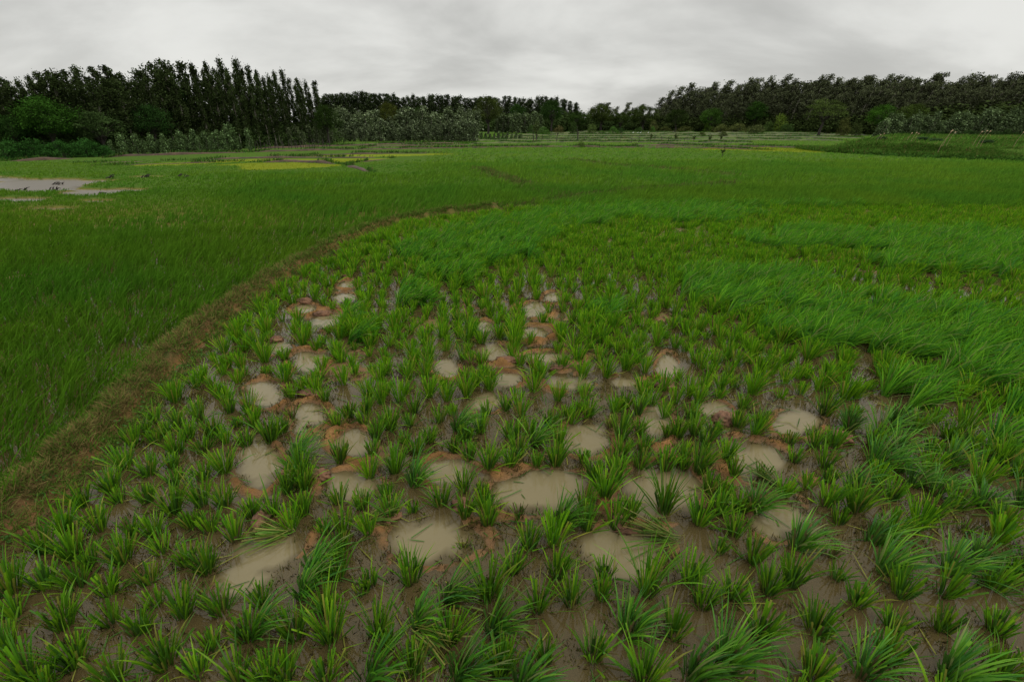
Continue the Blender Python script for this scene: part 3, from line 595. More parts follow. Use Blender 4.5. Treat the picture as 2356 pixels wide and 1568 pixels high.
RG = [([(575,376),(675,374),(740,377),(790,382)],.3,.7,'brown riser behind the lowest yellow bed'),([(790,381),(830,391),(862,402)],.26,.8,'dark grassy bund running towards the camera'),
 ([(795,379),(875,371),(908,365)],.2,.6,'grassy bund end beside the yellow beds'),([(440,371),(575,366),(737,365),(902,365)],.25,.7,'grassy bund between two yellow beds'),
 ([(667,362),(800,357),(1034,354)],.22,.7,'thin brown bund behind the upper yellow bed'),([(560,352),(680,349),(825,346),(1037,343),(1164,341),(1312,340),(1425,341),(1625,343),(1780,348)],.28,.9,'long brown bund across the middle fields'),
 ([(1430,339),(1500,337),(1625,338),(1726,340),(1833,342),(1913,348),(1945,353)],.34,1.,'brown riser behind the right yellow strip'),([(1060,333),(1150,331),(1350,328),(1612,331),(1750,330)],.3,1.,'low green bund in the far fields'),
 ([(1000,327),(1150,324),(1400,323),(1700,324),(1950,325)],.35,1.4,'far terrace edge behind the bare saplings'),([(1120,319),(1400,318),(1700,318),(2000,319)],.4,1.8,'second far terrace edge'),
 ([(1150,313),(1400,313),(1700,313),(2010,313)],.45,2.4,'third far terrace edge'),([(1250,309),(1500,308.5),(1800,308.5),(2010,309)],.5,3,'fourth far terrace edge'),
 ([(1300,305.5),(1600,305),(1960,305.5)],.5,3.5,'farthest terrace edge before the bushes'),([(0,374),(100,371),(205,366)],.4,.8,'bare soil edge under the dark left wood'),
 ([(236,366),(300,361),(420,358),(530,354),(600,352)],.32,.8,'reddish soil edge below the young trees'),([(575,344),(680,341),(760,338),(900,334),(1080,331)],.35,1.2,'reddish bank in front of the shrub rows'),
 ([(215,384),(330,381),(440,378),(560,374)],.16,.6,'low green bund beside the left beds'),([(170,378),(300,375),(430,371)],.16,.6,'faint green bund near the left wood'),
 ([(820,340),(950,337),(1110,334)],.25,.9,'grassy bund end below the shrub plantation')]
G = Geo()
for r in RG: G.add(*ridge(*r))
o = link('bund_grass', G.mesh('far_bund_grass'), M_WEED); tag(o, 'grass growing along the far field bunds', 'grass', kind='stuff')

# right hand bank: rough grass and creepers
n = 260000; x = R.uniform(8, 85, n); y = R.uniform(14, 78, n); p, q = proj(x, y); bk = bank(x, y)
k = (bk > .12) & (p < 2460) & (q > 322); x, y, bk, p = x[k], y[k], bk[k], p[k]
pf = R.uniform(1880, 2470, 60000); fx, fy = flat(pf, np.interp(pf, BANKPX, BANKPY)); fy = fy + R.uniform(-.3, 3.2, len(fy)); fx = fx + R.normal(0, .2, len(fx)); fb = bank(fx, fy)
x = np.r_[x, fx]; y = np.r_[y, fy]; bk = np.r_[bk, fb]; z = height(x, y) + np.where(bk < .95, R.random(len(x)) * .16, 0); n = len(x); pat = fbm(x * .5, y * .5, 700, 3)
c = np.where(R.random((n, 1)) < .08, np.array([[.13, .11, .04]]), np.array([[.058, .125, .018]])) * R.uniform(.6, 1.3, (n, 1)) * (.4 + 1.2 * pat[:, None])
o = link('bank_grass', npmesh('bank_grass', *blades(np.stack([x, y, z], 1), R.uniform(.1, .34, n) * (.5 + pat), R.normal(0, 1, n), R.uniform(.2, 1, n), R.uniform(.2, 1.2, n), .0011 * y, c, seg=2)), M_WEED)
tag(o, 'rough windblown grass on the raised right bank', 'grass', kind='stuff'); print('bank', n)
pp = []; cc = []
for i in range(240):
    p_ = R.uniform(2050, 2440) if R.random() < .75 else R.uniform(1960, 2440); yl_ = np.interp(p_, BANKPX, BANKPY)
    x, y = flat(p_, yl_ + 1); y += R.uniform(-.1, 1.3); z = float(height(np.array([x]), np.array([y]))[0]); m = R.integers(40, 90); r_ = R.uniform(.12, .3)
    pp.append(np.array([x, y, z]) + R.normal(0, 1, (m, 3)) * np.array([r_, r_, r_ * .45])); cc.append(np.repeat(np.array([[.05, .12, .02]]) * R.uniform(.6, 1.5), m, 0))
pp = np.concatenate(pp); pp[:, 2] = np.maximum(pp[:, 2], height(pp[:, 0], pp[:, 1]) + .02)
o = link('creepers', npmesh('creepers', *leafquads(pp, .075, np.concatenate(cc), 1.4, .6)), M_WEED); tag(o, 'leafy creepers hanging over the edge of the right bank', 'creepers', kind='stuff')

# ------------------------------------------------------------------ trees
def tree_mesh(kind, seed):
    """unit designs, returned as (crown mesh, trunk mesh), height 1-ish in metres given below"""
    global R
    keep = R; R = np.random.default_rng(seed); T = Geo(); K = []; dummy = np.zeros((1, 3))
    def addt(p, r, n=6):
        V, Q = tube(p, r, n); T.add(V, Q, np.zeros((len(V), 3)))
    if kind in ('column', 'windy'):
        Ht = 8.0; lean = .0 if kind == 'column' else 1.0
        bx = lambda s: lean * s ** 2.2 * 1.0 + .12 * math.sin(3 * s + seed)
        sp = [(bx(s), .1 * math.sin(4 * s + seed * 2), Ht * s) for s in np.linspace(0, 1, 9)]; addt(sp, np.linspace(.085, .012, 9))
        n0 = 54; rmax = (.62 if kind == 'column' else .8)
        for i in range(n0):
            s = .22 + .78 * (i + R.random()) / n0; a = R.uniform(0, 6.28)
            rr = rmax * min(1, (s - .1) * 4, (1.06 - s) * 5) * R.uniform(.3, 1.1) * (.85 + .3 * math.sin(s * 17 + seed))
            c = np.array([bx(s) + math.cos(a) * rr + lean * .25, math.sin(a) * rr, Ht * s + R.uniform(-.1, .35) * rr])
            addt([(bx(s), 0, Ht * (s - .05)), tuple(c * .6 + np.array([bx(s), 0, Ht * (s - .03)]) * .4), tuple(c)], [.022, .014, .006], 4)
            m = R.integers(34, 60); sg = R.uniform(.12, .22); P = c + R.normal(0, 1, (m, 3)) * np.array([sg * (1.3 if lean else 1), sg, sg * 1.1]); K.append((P, R.uniform(.55, 1.45)))
        size = .13; long = 1.7; wind = .9 * lean
    elif kind == 'silver':
        Ht = 3.0
        for st in range(3):
            ox, oy = R.normal(0, .16, 2); addt([(ox * .3, oy * .3, 0), (ox, oy, 1.2), (ox * 1.5 + .15, oy * 1.5, 2.5)], [.04, .028, .008], 5)
        for i in range(34):
            s = R.uniform(.12, 1); a = R.uniform(0, 6.28); rr = .75 * (1 - s * .62) * R.uniform(.2, 1)
            c = np.array([math.cos(a) * rr + .25 * s, math.sin(a) * rr, Ht * s * .96]); m = R.integers(50, 95); P = c + R.normal(0, 1, (m, 3)) * np.array([.13, .13, .19]); K.append((P, R.uniform(.6, 1.55)))
            addt([(0, 0, max(0, c[2] - .6)), tuple(c)], [.012, .005], 4)
        size = .10; long = 1.8; wind = .5
    elif kind == 'round':
        Ht = 7.0; addt([(0, 0, 0), (.08, .05, 1.2), (-.05, .05, 2.6), (.05, 0, 4.6)], [.26, .2, .15, .05], 8)
        for i in range(80):
            a = R.uniform(0, 6.28); v = R.uniform(-.75, 1); rr = math.sqrt(max(0, 1 - v * v)) * R.uniform(.55, 1.0) * 2.5 * (1 + .18 * math.sin(3 * a + seed))
            c = np.array([math.cos(a) * rr, math.sin(a) * rr, 4.5 + v * 2.25 * R.uniform(.8, 1.05)])
            m = R.integers(90, 170); sg = R.uniform(.24, .42); K.append((c + R.normal(0, 1, (m, 3)) * np.array([sg * 1.2, sg * 1.2, sg * .7]), R.uniform(.6, 1.5)))
            if i % 3 == 0: addt([(0, 0, 1.6 + R.random() * 1.4), tuple(c * .5 + np.array([0, 0, 1.6])), tuple(c)], [.08, .045, .012], 5)
        size = .10; long = 1.6; wind = 0
    elif kind == 'umbrella':
        Ht = 6.0; addt([(-.15, 0, 0), (-.05, .05, .9), (.18, 0, 1.9), (.1, 0, 2.6)], [.3, .22, .2, .13], 8)
        for i in range(75):
            a = R.uniform(0, 6.28); rr = 3.3 * math.sqrt(R.random()); top = 5.5 - .16 * rr ** 2 + .35 * math.sin(2.1 * a + 1)
            c = np.array([math.cos(a) * rr, math.sin(a) * rr * .8, top - R.random() ** 2 * 1.3]); m = R.integers(70, 130); sg = R.uniform(.22, .36)
            K.append((c + R.normal(0, 1, (m, 3)) * np.array([sg * 1.4, sg * 1.4, sg * .5]), R.uniform(.6, 1.5)))
            if i % 3 == 0: addt([(.12, 0, 2.0 + R.random() * .5), tuple(c * .45 + np.array([.05, 0, 1.6])), tuple(c)], [.09, .05, .012], 5)
        size = .09; long = 1.6; wind = 0
    else:   # bush
        Ht = 1.5
        for i in range(30):
            a = R.uniform(0, 6.28); v = R.random(); rr = math.sqrt(max(0, 1 - v * v)) * R.uniform(.5, 1) * 1.05
            c = np.array([math.cos(a) * rr, math.sin(a) * rr, .1 + v * 1.25]); m = R.integers(50, 95); K.append((c + R.normal(0, 1, (m, 3)) * np.array([.17, .17, .13]), R.uniform(.6, 1.5)))
            if i % 2 == 0: addt([(0, 0, 0), tuple(c * .5), tuple(c)], [.025, .015, .005], 4)
        size = .065; long = 1.7; wind = .2
    base = dict(column=(.029, .043, .014), windy=(.062, .073, .035), silver=(.078, .102, .048), round=(.045, .064, .018), umbrella=(.055, .08, .02), bush=(.06, .075, .028))[kind]
    V = []; C = []
    for P, gn in K:
        c = np.array(base)[None] * gn * R.uniform(.6, 1.45, (len(P), 1))
        if kind in ('windy', 'silver', 'column'): c = np.where(R.random((len(P), 1)) < dict(column=.0, windy=.06, silver=.16)[kind], c * (2.1 if kind == 'silver' else 1.6) + (.07 if kind == 'silver' else .035), c)
        V.append(P); C.append(c)
    P = np.concatenate(V); C = np.concatenate(C)
    cm = npmesh('crown_' + kind, *leafquads(P, size, C, long, .5, wind)); tm = T.mesh('trunk_' + kind, True); R = keep
    cm.materials.append(M_TREE); tm.materials.append(M_BARK if kind in ('column', 'windy', 'silver') else M_DARKBARK)
    return cm, tm, Ht
NV = dict(column=7, windy=6, silver=6, round=4, umbrella=1, bush=5)
LIB = {k: [tree_mesh(k, 100 * (i + 1) + len(k)) for i in range(n)] for k, n in NV.items()}
def tinted(cm, rgb, cache={}):
    key = (cm.name, rgb)
    if key not in cache:
        m = cm.copy(); a = m.color_attributes['Col']; buf = np.empty(len(m.vertices) * 4, np.float32); a.data.foreach_get('color', buf)
        buf = buf.reshape(-1, 4); buf[:, :3] *= np.array(rgb); a.data.foreach_set('color', buf.ravel()); cache[key] = m
    return cache[key]
def plant(kind, x, y, z, hgt, wid, name, label, cat, group, rgb=None, rot=None):
    cm, tm, Ht = LIB[kind][R.integers(0, len(LIB[kind]))]
    if rgb: cm = tinted(cm, rgb)
    o = empty(name, (x, y, z - .03)); s = hgt / Ht; o.scale = (wid * s, wid * s, s)
    o.rotation_euler.z = (R.uniform(0, 6.28) if rot is None else rot); tag(o, label, cat, group)
    link('crown', cm, parent=o); link('trunk', tm, parent=o); return o
def word(n):
    ones = ['', 'first', 'second', 'third', 'fourth', 'fifth', 'sixth', 'seventh', 'eighth', 'ninth', 'tenth', 'eleventh', 'twelfth', 'thirteenth', 'fourteenth', 'fifteenth', 'sixteenth', 'seventeenth', 'eighteenth', 'nineteenth']
    if n < 20: return ones[n]
    t = ['', '', 'twent', 'thirt', 'fort', 'fift', 'sixt', 'sevent', 'eight', 'ninet'][n // 10]
    return t + 'ieth' if n % 10 == 0 else t + 'y-' + ones[n % 10]
SIL = [(-60,172),(0,170),(28,178),(50,167),(90,161),(130,153),(150,156),(176,153),(200,163),(240,154),(262,157),(300,152),(325,152),(350,143),(375,136),(400,152),(425,147),(445,146),(470,130),(485,150),(500,137),
 (515,150),(528,137),(548,146),(565,158),(580,152),(605,149),(618,165),(632,158),(655,170),(675,178),(695,176),(722,181),(733,200)]
SILM = [(735,222),(750,216),(780,215),(850,212),(900,217),(925,224),(950,220),(1000,219),(1060,221),(1100,225),(1160,223),(1200,226),(1230,224),(1275,222),(1300,230),(1330,238)]
SILR = [(1352,246),(1362,240),(1395,238),(1410,246),(1430,236),(1455,234),(1475,244),(1500,240),(1512,216),(1530,210),(1560,200),(1600,193),(1650,188),(1700,182),(1740,179),(1800,178),(1850,174),(1900,176),(1960,172),(2050,171),(2100,172),
 (2128,174),(2150,165),(2165,180),(2200,176),(2260,175),(2310,172),(2345,156),(2400,150),(2460,148)]
BASE_L = ([-60, 0, 200, 400, 600, 740], [372, 368, 361, 352, 344, 334])
def stand(kind, sil, baseY, rows, gap_px, name, cat, group, phrase, wid=1.0, jit=5, rgb=None, lo=0, hi=None):
    xs = [s[0] for s in sil]; ys = [s[1] for s in sil]; a = max(xs[0], lo - 1e9); 
    for r, (dy, drop, lab_row) in enumerate(rows):
        ww_ = wid * ((1.0 if r else .95) if kind == 'column' and wid == 1.0 else 1)
        p = xs[0] + (gap_px * .5 * (r % 2)); i = 0
        while p < xs[-1]:
            i += 1; pj = p + R.normal(0, gap_px * .16); py_ = float(np.interp(pj, xs, ys)) + drop + R.uniform(-jit * .3, jit)
            Y0 = baseY(pj) + dy * R.uniform(.85, 1.15); x, zt = atY(pj, py_, Y0); z0 = float(height(np.array([x]), np.array([Y0]))[0])
            plant(kind, x, Y0, z0, max(2.0, zt - z0), ww_ * (.68 if (kind == 'column' and 430 < pj < 745) else 1) * R.uniform(.85, 1.2), name, f"{phrase}, {word(i)} from the left in the {lab_row} row", cat, group, rgb, rot=(R.uniform(-.5, .5) if kind == 'windy' else None))
            p += gap_px * (.8 if (kind == 'column' and 430 < p < 745) else 1)
bl = lambda p: flat(p, float(np.interp(p, *BASE_L)))[1]
stand('column', SIL, bl, [(2.6, 26, 'front'), (5.0, 0, 'back')], 22, 'plantation_tree', 'tree', 'tall dark trees of the left wood', 'tall slim dark tree of the left wood', 1.0, 16)
mid = lambda p: 132.0
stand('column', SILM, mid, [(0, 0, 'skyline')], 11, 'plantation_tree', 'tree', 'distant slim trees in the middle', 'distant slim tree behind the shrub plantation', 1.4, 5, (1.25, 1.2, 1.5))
br = lambda p: float(np.interp(p, [1350, 1510, 1800, 2100, 2460], [138, 128, 120, 98, 84]))
stand('windy', SILR, br, [(0, 0, 'back'), (-4, 17, 'middle'), (-8, 36, 'front')], 20, 'windblown_tree', 'tree', 'windblown grey green trees of the right wood', 'windblown grey green tree of the right wood', 1.15, 15)

# the mass of each wood behind its front trees
def mass(name, kind, sil, baseY, depth, drops, gap_px, label, rgb=None, wid=1.15):
    Vs, Cs, n = [], [], 0; xs = [s[0] for s in sil]; ys = [s[1] for s in sil]
    for dy, drop in zip(depth, drops):
        p = xs[0]
        while p < xs[-1]:
            py_ = float(np.interp(p, xs, ys)) + drop + R.uniform(0, 8); Y0 = baseY(p) + dy; x, zt = atY(p, py_, Y0); cm, tm, Ht = LIB[kind][R.integers(0, len(LIB[kind]))]
            V = np.empty(len(cm.vertices) * 3, np.float32); cm.vertices.foreach_get('co', V); V = V.reshape(-1, 3)
            C = np.empty(len(cm.vertices) * 4, np.float32); cm.color_attributes['Col'].data.foreach_get('color', C); C = C.reshape(-1, 4)[:, :3]
            pick = np.repeat(R.random(len(V) // 4) < .6, 4); V, C = V[pick], C[pick]; s = max(1.5, zt) / Ht; a = R.uniform(0, 6.28) if kind != 'windy' else 0
            X_ = (V[:, 0] * math.cos(a) - V[:, 1] * math.sin(a)) * s * wid + x; Y_ = (V[:, 0] * math.sin(a) + V[:, 1] * math.cos(a)) * s * wid + Y0
            Vs.append(np.stack([X_, Y_, V[:, 2] * s], 1)); Cs.append(C * (np.array(rgb) if rgb else 1)); p += gap_px * R.uniform(.8, 1.2)
    V = np.concatenate(Vs); C = np.concatenate(Cs); o = link(name, npmesh(name, V, np.arange(len(V)).reshape(-1, 4), C), M_TREE); tag(o, label, 'woodland', kind='stuff'); print(name, len(V))
mass('woodland', 'column', SIL, bl, [7, 9.5], [52, 74], 19, 'massed crowns of the left wood behind its front trees', None, 1.3)
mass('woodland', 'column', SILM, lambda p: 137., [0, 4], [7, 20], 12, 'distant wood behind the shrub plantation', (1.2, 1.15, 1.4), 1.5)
mass('woodland', 'windy', SILR, br, [3, 0, -4, -8], [13, 22, 40, 58], 18, 'dense mass of the right wood', None, 1.4)
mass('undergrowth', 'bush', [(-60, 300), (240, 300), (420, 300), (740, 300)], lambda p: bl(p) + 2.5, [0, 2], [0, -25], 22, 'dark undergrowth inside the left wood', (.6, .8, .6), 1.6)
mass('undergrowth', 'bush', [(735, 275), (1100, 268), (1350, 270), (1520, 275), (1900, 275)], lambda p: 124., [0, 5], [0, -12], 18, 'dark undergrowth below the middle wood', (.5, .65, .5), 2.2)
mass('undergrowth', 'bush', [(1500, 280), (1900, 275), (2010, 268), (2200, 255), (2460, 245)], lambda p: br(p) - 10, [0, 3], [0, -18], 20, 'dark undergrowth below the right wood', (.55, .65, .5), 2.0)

# rows of young silver leaved trees
def rowp(plist, baseq, name, phrase, group, kind='silver', wid=1.0, rgb=None, cat='young tree', back=0):
    for i, (p, q) in enumerate(plist):
        bq = baseq(p) if callable(baseq) else baseq; Y0 = min(flat(p, bq)[1], 108) + back + R.uniform(-.4, .6); x, zt = atY(p, q, Y0); z0 = float(height(np.array([x]), np.array([Y0]))[0])
        plant(kind, x, Y0, z0, max(.5, zt - z0), wid * R.uniform(.85, 1.2), name, f"{phrase}, {word(i + 1)} from the left", cat, group, rgb, rot=None if kind != 'silver' else R.uniform(-.6, .6))
L1 = [(248,322),(270,306),(290,320),(307,308),(324,322),(340,306),(356,322),(370,310),(388,318),(405,298),(422,312),(437,300),(452,314),(466,303),(480,312),(492,300),(505,306),(516,286),(530,306),(545,312),(565,297)]
rowp(L1, lambda p: np.interp(p, [240, 420, 570], [360, 354, 348]), 'young_tree', 'pale young tree before the dark left wood', 'young silver leaved trees left', rgb=(.8, .98, .72))
L2 = [(585,300),(600,306),(614,296),(630,300),(646,305),(662,296),(676,290),(692,302),(706,288),(724,280),(742,290),(757,300)]
rowp(L2, lambda p: np.interp(p, [575, 760], [341, 334]), 'young_tree', 'silvery young tree behind the stake fence', 'young silver leaved trees behind the fence', rgb=(.9, .9, .85))
L3 = [(p, 256 + 3 * math.sin(p * .07) + R.uniform(-9, 16)) for p in np.arange(764, 1096, 12.5)]
rowp(L3, 318, 'young_tree', 'silvery plantation tree in the upper shrub row', 'upper row of the silver plantation', wid=1.25, rgb=(1.15, 1.15, 1.15))
L4 = [(p, np.interp(p, [764, 880, 1000, 1085], [300, 284, 279, 284]) + R.uniform(-10, 12)) for p in np.arange(768, 1092, 11.5)]
rowp(L4, 327, 'young_tree', 'silvery plantation tree in the lower shrub row', 'lower row of the silver plantation', wid=1.3)
L5 = [(p, 262 + R.uniform(-3, 4)) for p in np.arange(1144, 1246, 12)]
rowp(L5, 308, 'young_tree', 'pale leafy tree right of the big round tree', 'pale trees beside the round tree', wid=1.2, rgb=(.85, .9, .8))
L6 = [(p, 305 + R.uniform(-3, 3)) for p in np.arange(1096, 1200, 10)]
rowp(L6, 323, 'young_tree', 'low pale sapling in the fenced plot', 'low saplings in the fenced plot', wid=1.4, rgb=(.9, 1.05, .75))
L7 = [(p, 270 + R.uniform(-5, 4)) for p in np.arange(1945, 2060, 13)]
rowp(L7, 304, 'young_tree', 'grey leaved shrub beyond the right terraces', 'grey shrubs beyond the right terraces', wid=1.4, rgb=(.95, .95, .9))
L8 = [(p, np.interp(p, [2010, 2060, 2200, 2356, 2450], [286, 270, 264, 258, 255]) + R.uniform(-12, 12)) for p in np.arange(2022, 2450, 15)]
rowp(L8, lambda p: 325, 'young_tree', 'dense silver shrub on the right bank', 'silver shrubs on the right bank', wid=1.3, rgb=(.95, 1.05, .9), back=0)
L9 = [(p, np.interp(p, [2030, 2100, 2356, 2450], [306, 304, 300, 298]) + R.uniform(-4, 5)) for p in np.arange(2034, 2450, 22)]
rowp(L9, lambda p: 326, 'dark_shrub', 'dark low shrub at the foot of silver shrubs', 'dark shrubs on the right bank', kind='bush', wid=1.2, rgb=(.45, .75, .5), cat='shrub', back=-.8)

# single trees and bushes
def single(kind, p, bq, q, wpx, name, label, cat, rgb=None, group=None, rot=None):
    Y0 = min(flat(p, bq)[1], 116 if p < 1900 else 84); x, zt = atY(p, q, Y0); z0 = float(height(np.array([x]), np.array([Y0]))[0]); hgt = zt - z0
    base_w = dict(round=5.6 / 7, umbrella=6.6 / 6, bush=2.3 / 1.5, silver=1.6 / 3, column=1.5 / 8, windy=1.7 / 8)[kind]
    d = math.hypot(Y0 * CT, 0) + H * ST; ww = wpx / F * d / (hgt * base_w)
    plant(kind, x, Y0, z0, hgt, ww, name, label, cat, group, rgb, rot)
single('round', 1122, 310, 221, 62, 'round_tree', 'big round dark olive tree standing in the silver plantation', 'tree', (1, .95, .85))
single('round', 890, 318, 234, 44, 'round_tree', 'small round headed tree rising above silver shrubs', 'tree', (1.3, 1.1, .8))
single('round', 1271, 306, 229, 52, 'round_tree', 'darkest rounded tree left of the gap', 'tree', (.5, .75, .6))
single('round', 1387, 305, 237, 70, 'round_tree', 'broad domed olive tree right of the skyline gap', 'tree', (1, 1, .8))
single('round', 1482, 304, 243, 72, 'round_tree', 'wide olive tree beside the start of right wood', 'tree', (.8, .85, .7))
single('round', 1190, 306, 238, 42, 'round_tree', 'dark green tree just right of the big round tree', 'tree', (.6, .95, .7))
single('round', 1330, 305, 256, 45, 'round_tree', 'low dark tree below the skyline gap', 'tree', (.6, .8, .6))
single('round', 1430, 304, 258, 38, 'round_tree', 'low tree between two domed olive trees', 'tree', (.7, .8, .6))
single('round', 1560, 306, 250, 50, 'round_tree', 'dark leafy tree at the foot of right wood', 'tree', (.55, .65, .55))
single('round', 1640, 306, 248, 50, 'round_tree', 'green leafy tree before the right wood', 'tree', (.7, 1.1, .6))
single('round', 1745, 306, 232, 46, 'round_tree', 'leafy tree left of the spreading tree', 'tree', (.6, 1.0, .6))
single('round', 1850, 304, 240, 60, 'round_tree', 'grey leaved tree behind the spreading tree', 'tree', (.9, .9, 1.3))
single('round', 2035, 308, 240, 56, 'round_tree', 'bright green crown behind the right shrubs', 'tree', (.8, 1.4, .6))
single('round', 2110, 308, 238, 60, 'round_tree', 'olive tree sloping up the right wood', 'tree', (1.0, 1.1, .8))
single('round', 942, 316, 248, 26, 'round_tree', 'small bright green tree above the silver shrubs', 'tree', (.8, 1.9, 1.0))
single('round', 960, 316, 246, 24, 'round_tree', 'dark small tree among the silver shrubs', 'tree', (.8, 1.1, .8))
single('umbrella', 1906, 309, 222, 84, 'spreading_tree', 'spreading flat topped tree with a crooked dark trunk', 'tree', None, rot=0)
single('round', 87, 361, 218, 130, 'broad_tree', 'broad bright green tree at the far left edge', 'tree', (.5, .92, .45))
single('round', 212, 357, 256, 110, 'broad_tree', 'layered grey green tree in the left wood edge', 'tree', (.95, 1.15, 1.2))
single('round', 335, 351, 236, 84, 'broad_tree', 'conical dark green tree amid the left wood', 'tree', (.5, .85, .7))
single('round', 395, 345, 172, 64, 'broad_tree', 'rounded dark crown bulging from the left wood', 'tree', (.5, .75, .6))
single('round', 10, 363, 262, 80, 'broad_tree', 'dark leafy tree cut by the left edge', 'tree', (.5, .85, .6))
single('round', 745, 336, 240, 60, 'broad_tree', 'dark tree closing the left wood on its right', 'tree', (.5, .65, .5))
for i, (p, q, wp) in enumerate([(8, 318, 60), (40, 326, 54), (72, 318, 58), (104, 326, 54), (134, 322, 54), (164, 324, 52), (190, 318, 54), (216, 326, 46), (238, 334, 40)]):
    single('bush', p, float(np.interp(p, [0, 250], [369, 362])), q, wp, 'broad_leaf_bush', f'dark broad leaved bush below the left wood, {word(i + 1)} from the left', 'bush', (.45, 1.05, .55), 'dark bushes below the left wood')
BU = [(1286,309,289,26,'reddish thin bush','red',(1.2,.9,.9)),(1320,310,280,24,'dark upright bush with a narrow top','',(.7,.95,.7)),(1362,309,285,26,'pale windswept rounded bush','',(1.5,1.8,1.3)),(1412,311,291,26,'fresh green bush in the far field','',(.9,1.5,.8)),
 (1428,310,294,18,'small dark bush beside the fresh green one','',(.5,.9,.6)),(1472,308,292,24,'green rounded bush near the egrets','',(.8,1.2,.8)),(1503,308,290,14,'light leafy sapling bush','',(1.0,1.7,.8)),(1505,306,276,22,'brown rounded treelet at the wood foot','',(1.1,1.0,.9)),
 (1532,307,291,30,'wide olive bush, left of a pair','',(1.1,1.05,.8)),(1577,307,290,42,'wide olive bush, right of a pair','',(1.1,1.05,.8)),(1630,306,282,22,'yellow green bush before the wood','',(1.2,1.7,.7)),(1665,316,302,26,'olive bush on a terrace edge','',(.9,1.0,.7)),
 (1617,315,303,20,'small bush on the terrace edge','',(.9,1.0,.7)),(1742,309,285,44,'grey green bush at left of the dome bush','',(1.1,1.1,1.0)),(1772,307,279,30,'mid green bush behind the grey one','',(.9,1.2,.8)),(1798,307,264,40,'yellow green domed bush near the right wood','',(1.4,1.7,.7)),
 (1815,308,284,36,'dark spreading bush below the dome bush','',(.7,1.0,.7)),(1700,307,284,50,'olive brown shrub bank left portion','',(1.2,1.15,.9)),(1660,307,286,40,'olive brown low shrub in the bank','',(1.2,1.15,.9)),(1850,306,282,46,'brown green shrub below the grey tree','',(1.1,1.2,.9)),
 (1885,306,280,36,'low shrub left of the crooked trunk','',(1.0,1.2,.9)),(1948,311,267,30,'upright brownish bush right of the spreading tree','',(1.1,1.0,.8)),(1975,306,284,30,'low shrub beyond the upright brown bush','',(.9,1.0,.8)),(1250,310,292,34,'pale green low scrub in the fenced plot','',(1.0,1.6,.9)),
 (1225,311,288,24,'dark scrub behind the leafy sapling','',(.7,1.1,.7)),(1385,309,300,20,'tiny green bush in the far field','',(1.0,1.4,.9)),(2038,326,308,22,'dark ball bush at the terrace corner','',(.5,1.0,.6))]
for (p, bq, q, wp, lb, _, rgb) in BU: single('bush', p, bq, q, wp, 'field_bush', lb if len(lb.split()) > 3 else lb + ' there', 'bush', rgb, 'bushes along the far fields')

# bare saplings and stakes
def sapling(p, bq, q, lb, thick=.05, leaves=0, fork=3, lean=0, gr='bare saplings on the far bunds'):
    Y0 = flat(p, bq)[1]; x, zt = atY(p, q, Y0); hgt = zt; o = empty('bare_sapling', (x, Y0, 0)); tag(o, lb, 'sapling', gr); T = Geo()
    def ad(P_, r_): V, Q = tube(P_, r_, 5); T.add(V, Q, np.zeros((len(V), 3)))
    ad([(0, 0, -.05), (lean * .3 + .03, 0, hgt * .35), (lean * .7 - .02, 0, hgt * .7), (lean, 0, hgt)], [thick, thick * .8, thick * .5, thick * .15]); tips = []
    for i in range(fork):
        s = R.uniform(.45, .85); a = R.uniform(0, 6.28); l = hgt * R.uniform(.2, .4); b0 = np.array([lean * s, 0, hgt * s]); b1 = b0 + np.array([math.cos(a) * l * .5, math.sin(a) * l * .3, l * .8]); ad([b0, (b0 + b1) / 2 + .02, b1], [thick * .45, thick * .3, thick * .1]); tips += [b1, (b0 + b1) / 2]
        for _ in range(2):
            c = b0 + (b1 - b0) * R.random(); ad([c, c + R.normal(0, .12, 3) + np.array([0, 0, .12])], [thick * .2, thick * .06])
    link('trunk', T.mesh('sapling_trunk', True), M_DARKBARK, o)
    if leaves:
        P_ = np.concatenate([t + R.normal(0, .13 * hgt * .5, (leaves, 3)) for t in tips + [np.array([lean, 0, hgt])]]); c = np.array([[.06, .085, .025]]) * R.uniform(.6, 1.4, (len(P_), 1))
        link('leaves', npmesh('sapling_leaves', *leafquads(P_, .07, c, 1.8)), M_TREE, o)
sapling(1227, 328, 306, 'slim bare stem left of the leafy sapling', .06, 0, 1)
sapling(1234, 328, 288, 'thin trunk with a sparse brown crown', .07, 40, 6)
sapling(1280, 328, 306, 'forked bare sapling left of the thick one', .05, 0, 4, .2)
sapling(1330, 327, 300, 'thickest blackened sapling with stubby forks', .1, 0, 4)
sapling(1341, 328, 310, 'leaning bare branch behind the thickest sapling', .04, 0, 2, .5)
SP = [(1427,'bare sapling'),(1454,'thin twiggy sapling'),(1469,'curved twiggy sapling'),(1497,'short twiggy sapling'),(1508,'leaning twiggy sapling'),(1522,'dark straight sapling'),(1537,'tiny twiggy sapling'),(1552,'pale twiggy sapling'),(1574,'branching sapling'),(1595,'last thin sapling'),(1658,'leafy topped sapling'),(1632,'small bushy sapling')]
for i, (p, lb) in enumerate(SP): sapling(p, 330, 312 + R.uniform(-3, 4), f'{lb} on the far bund, {word(i + 1)} from the left of its line', .028, 10 if i in (3, 7, 9, 10, 11) else 0, 4, R.uniform(0, .25))
sapling(1663, 363, 341, 'lone leafy stick planted in the green field', .028, 7, 3, .12, 'lone stick')
sapling(1380, 342, 335, 'short dark stump on the long bund', .06, 0, 0)
sapling(737, 364, 357, 'tiny forked twig on the yellow bed bund', .02, 4, 3)
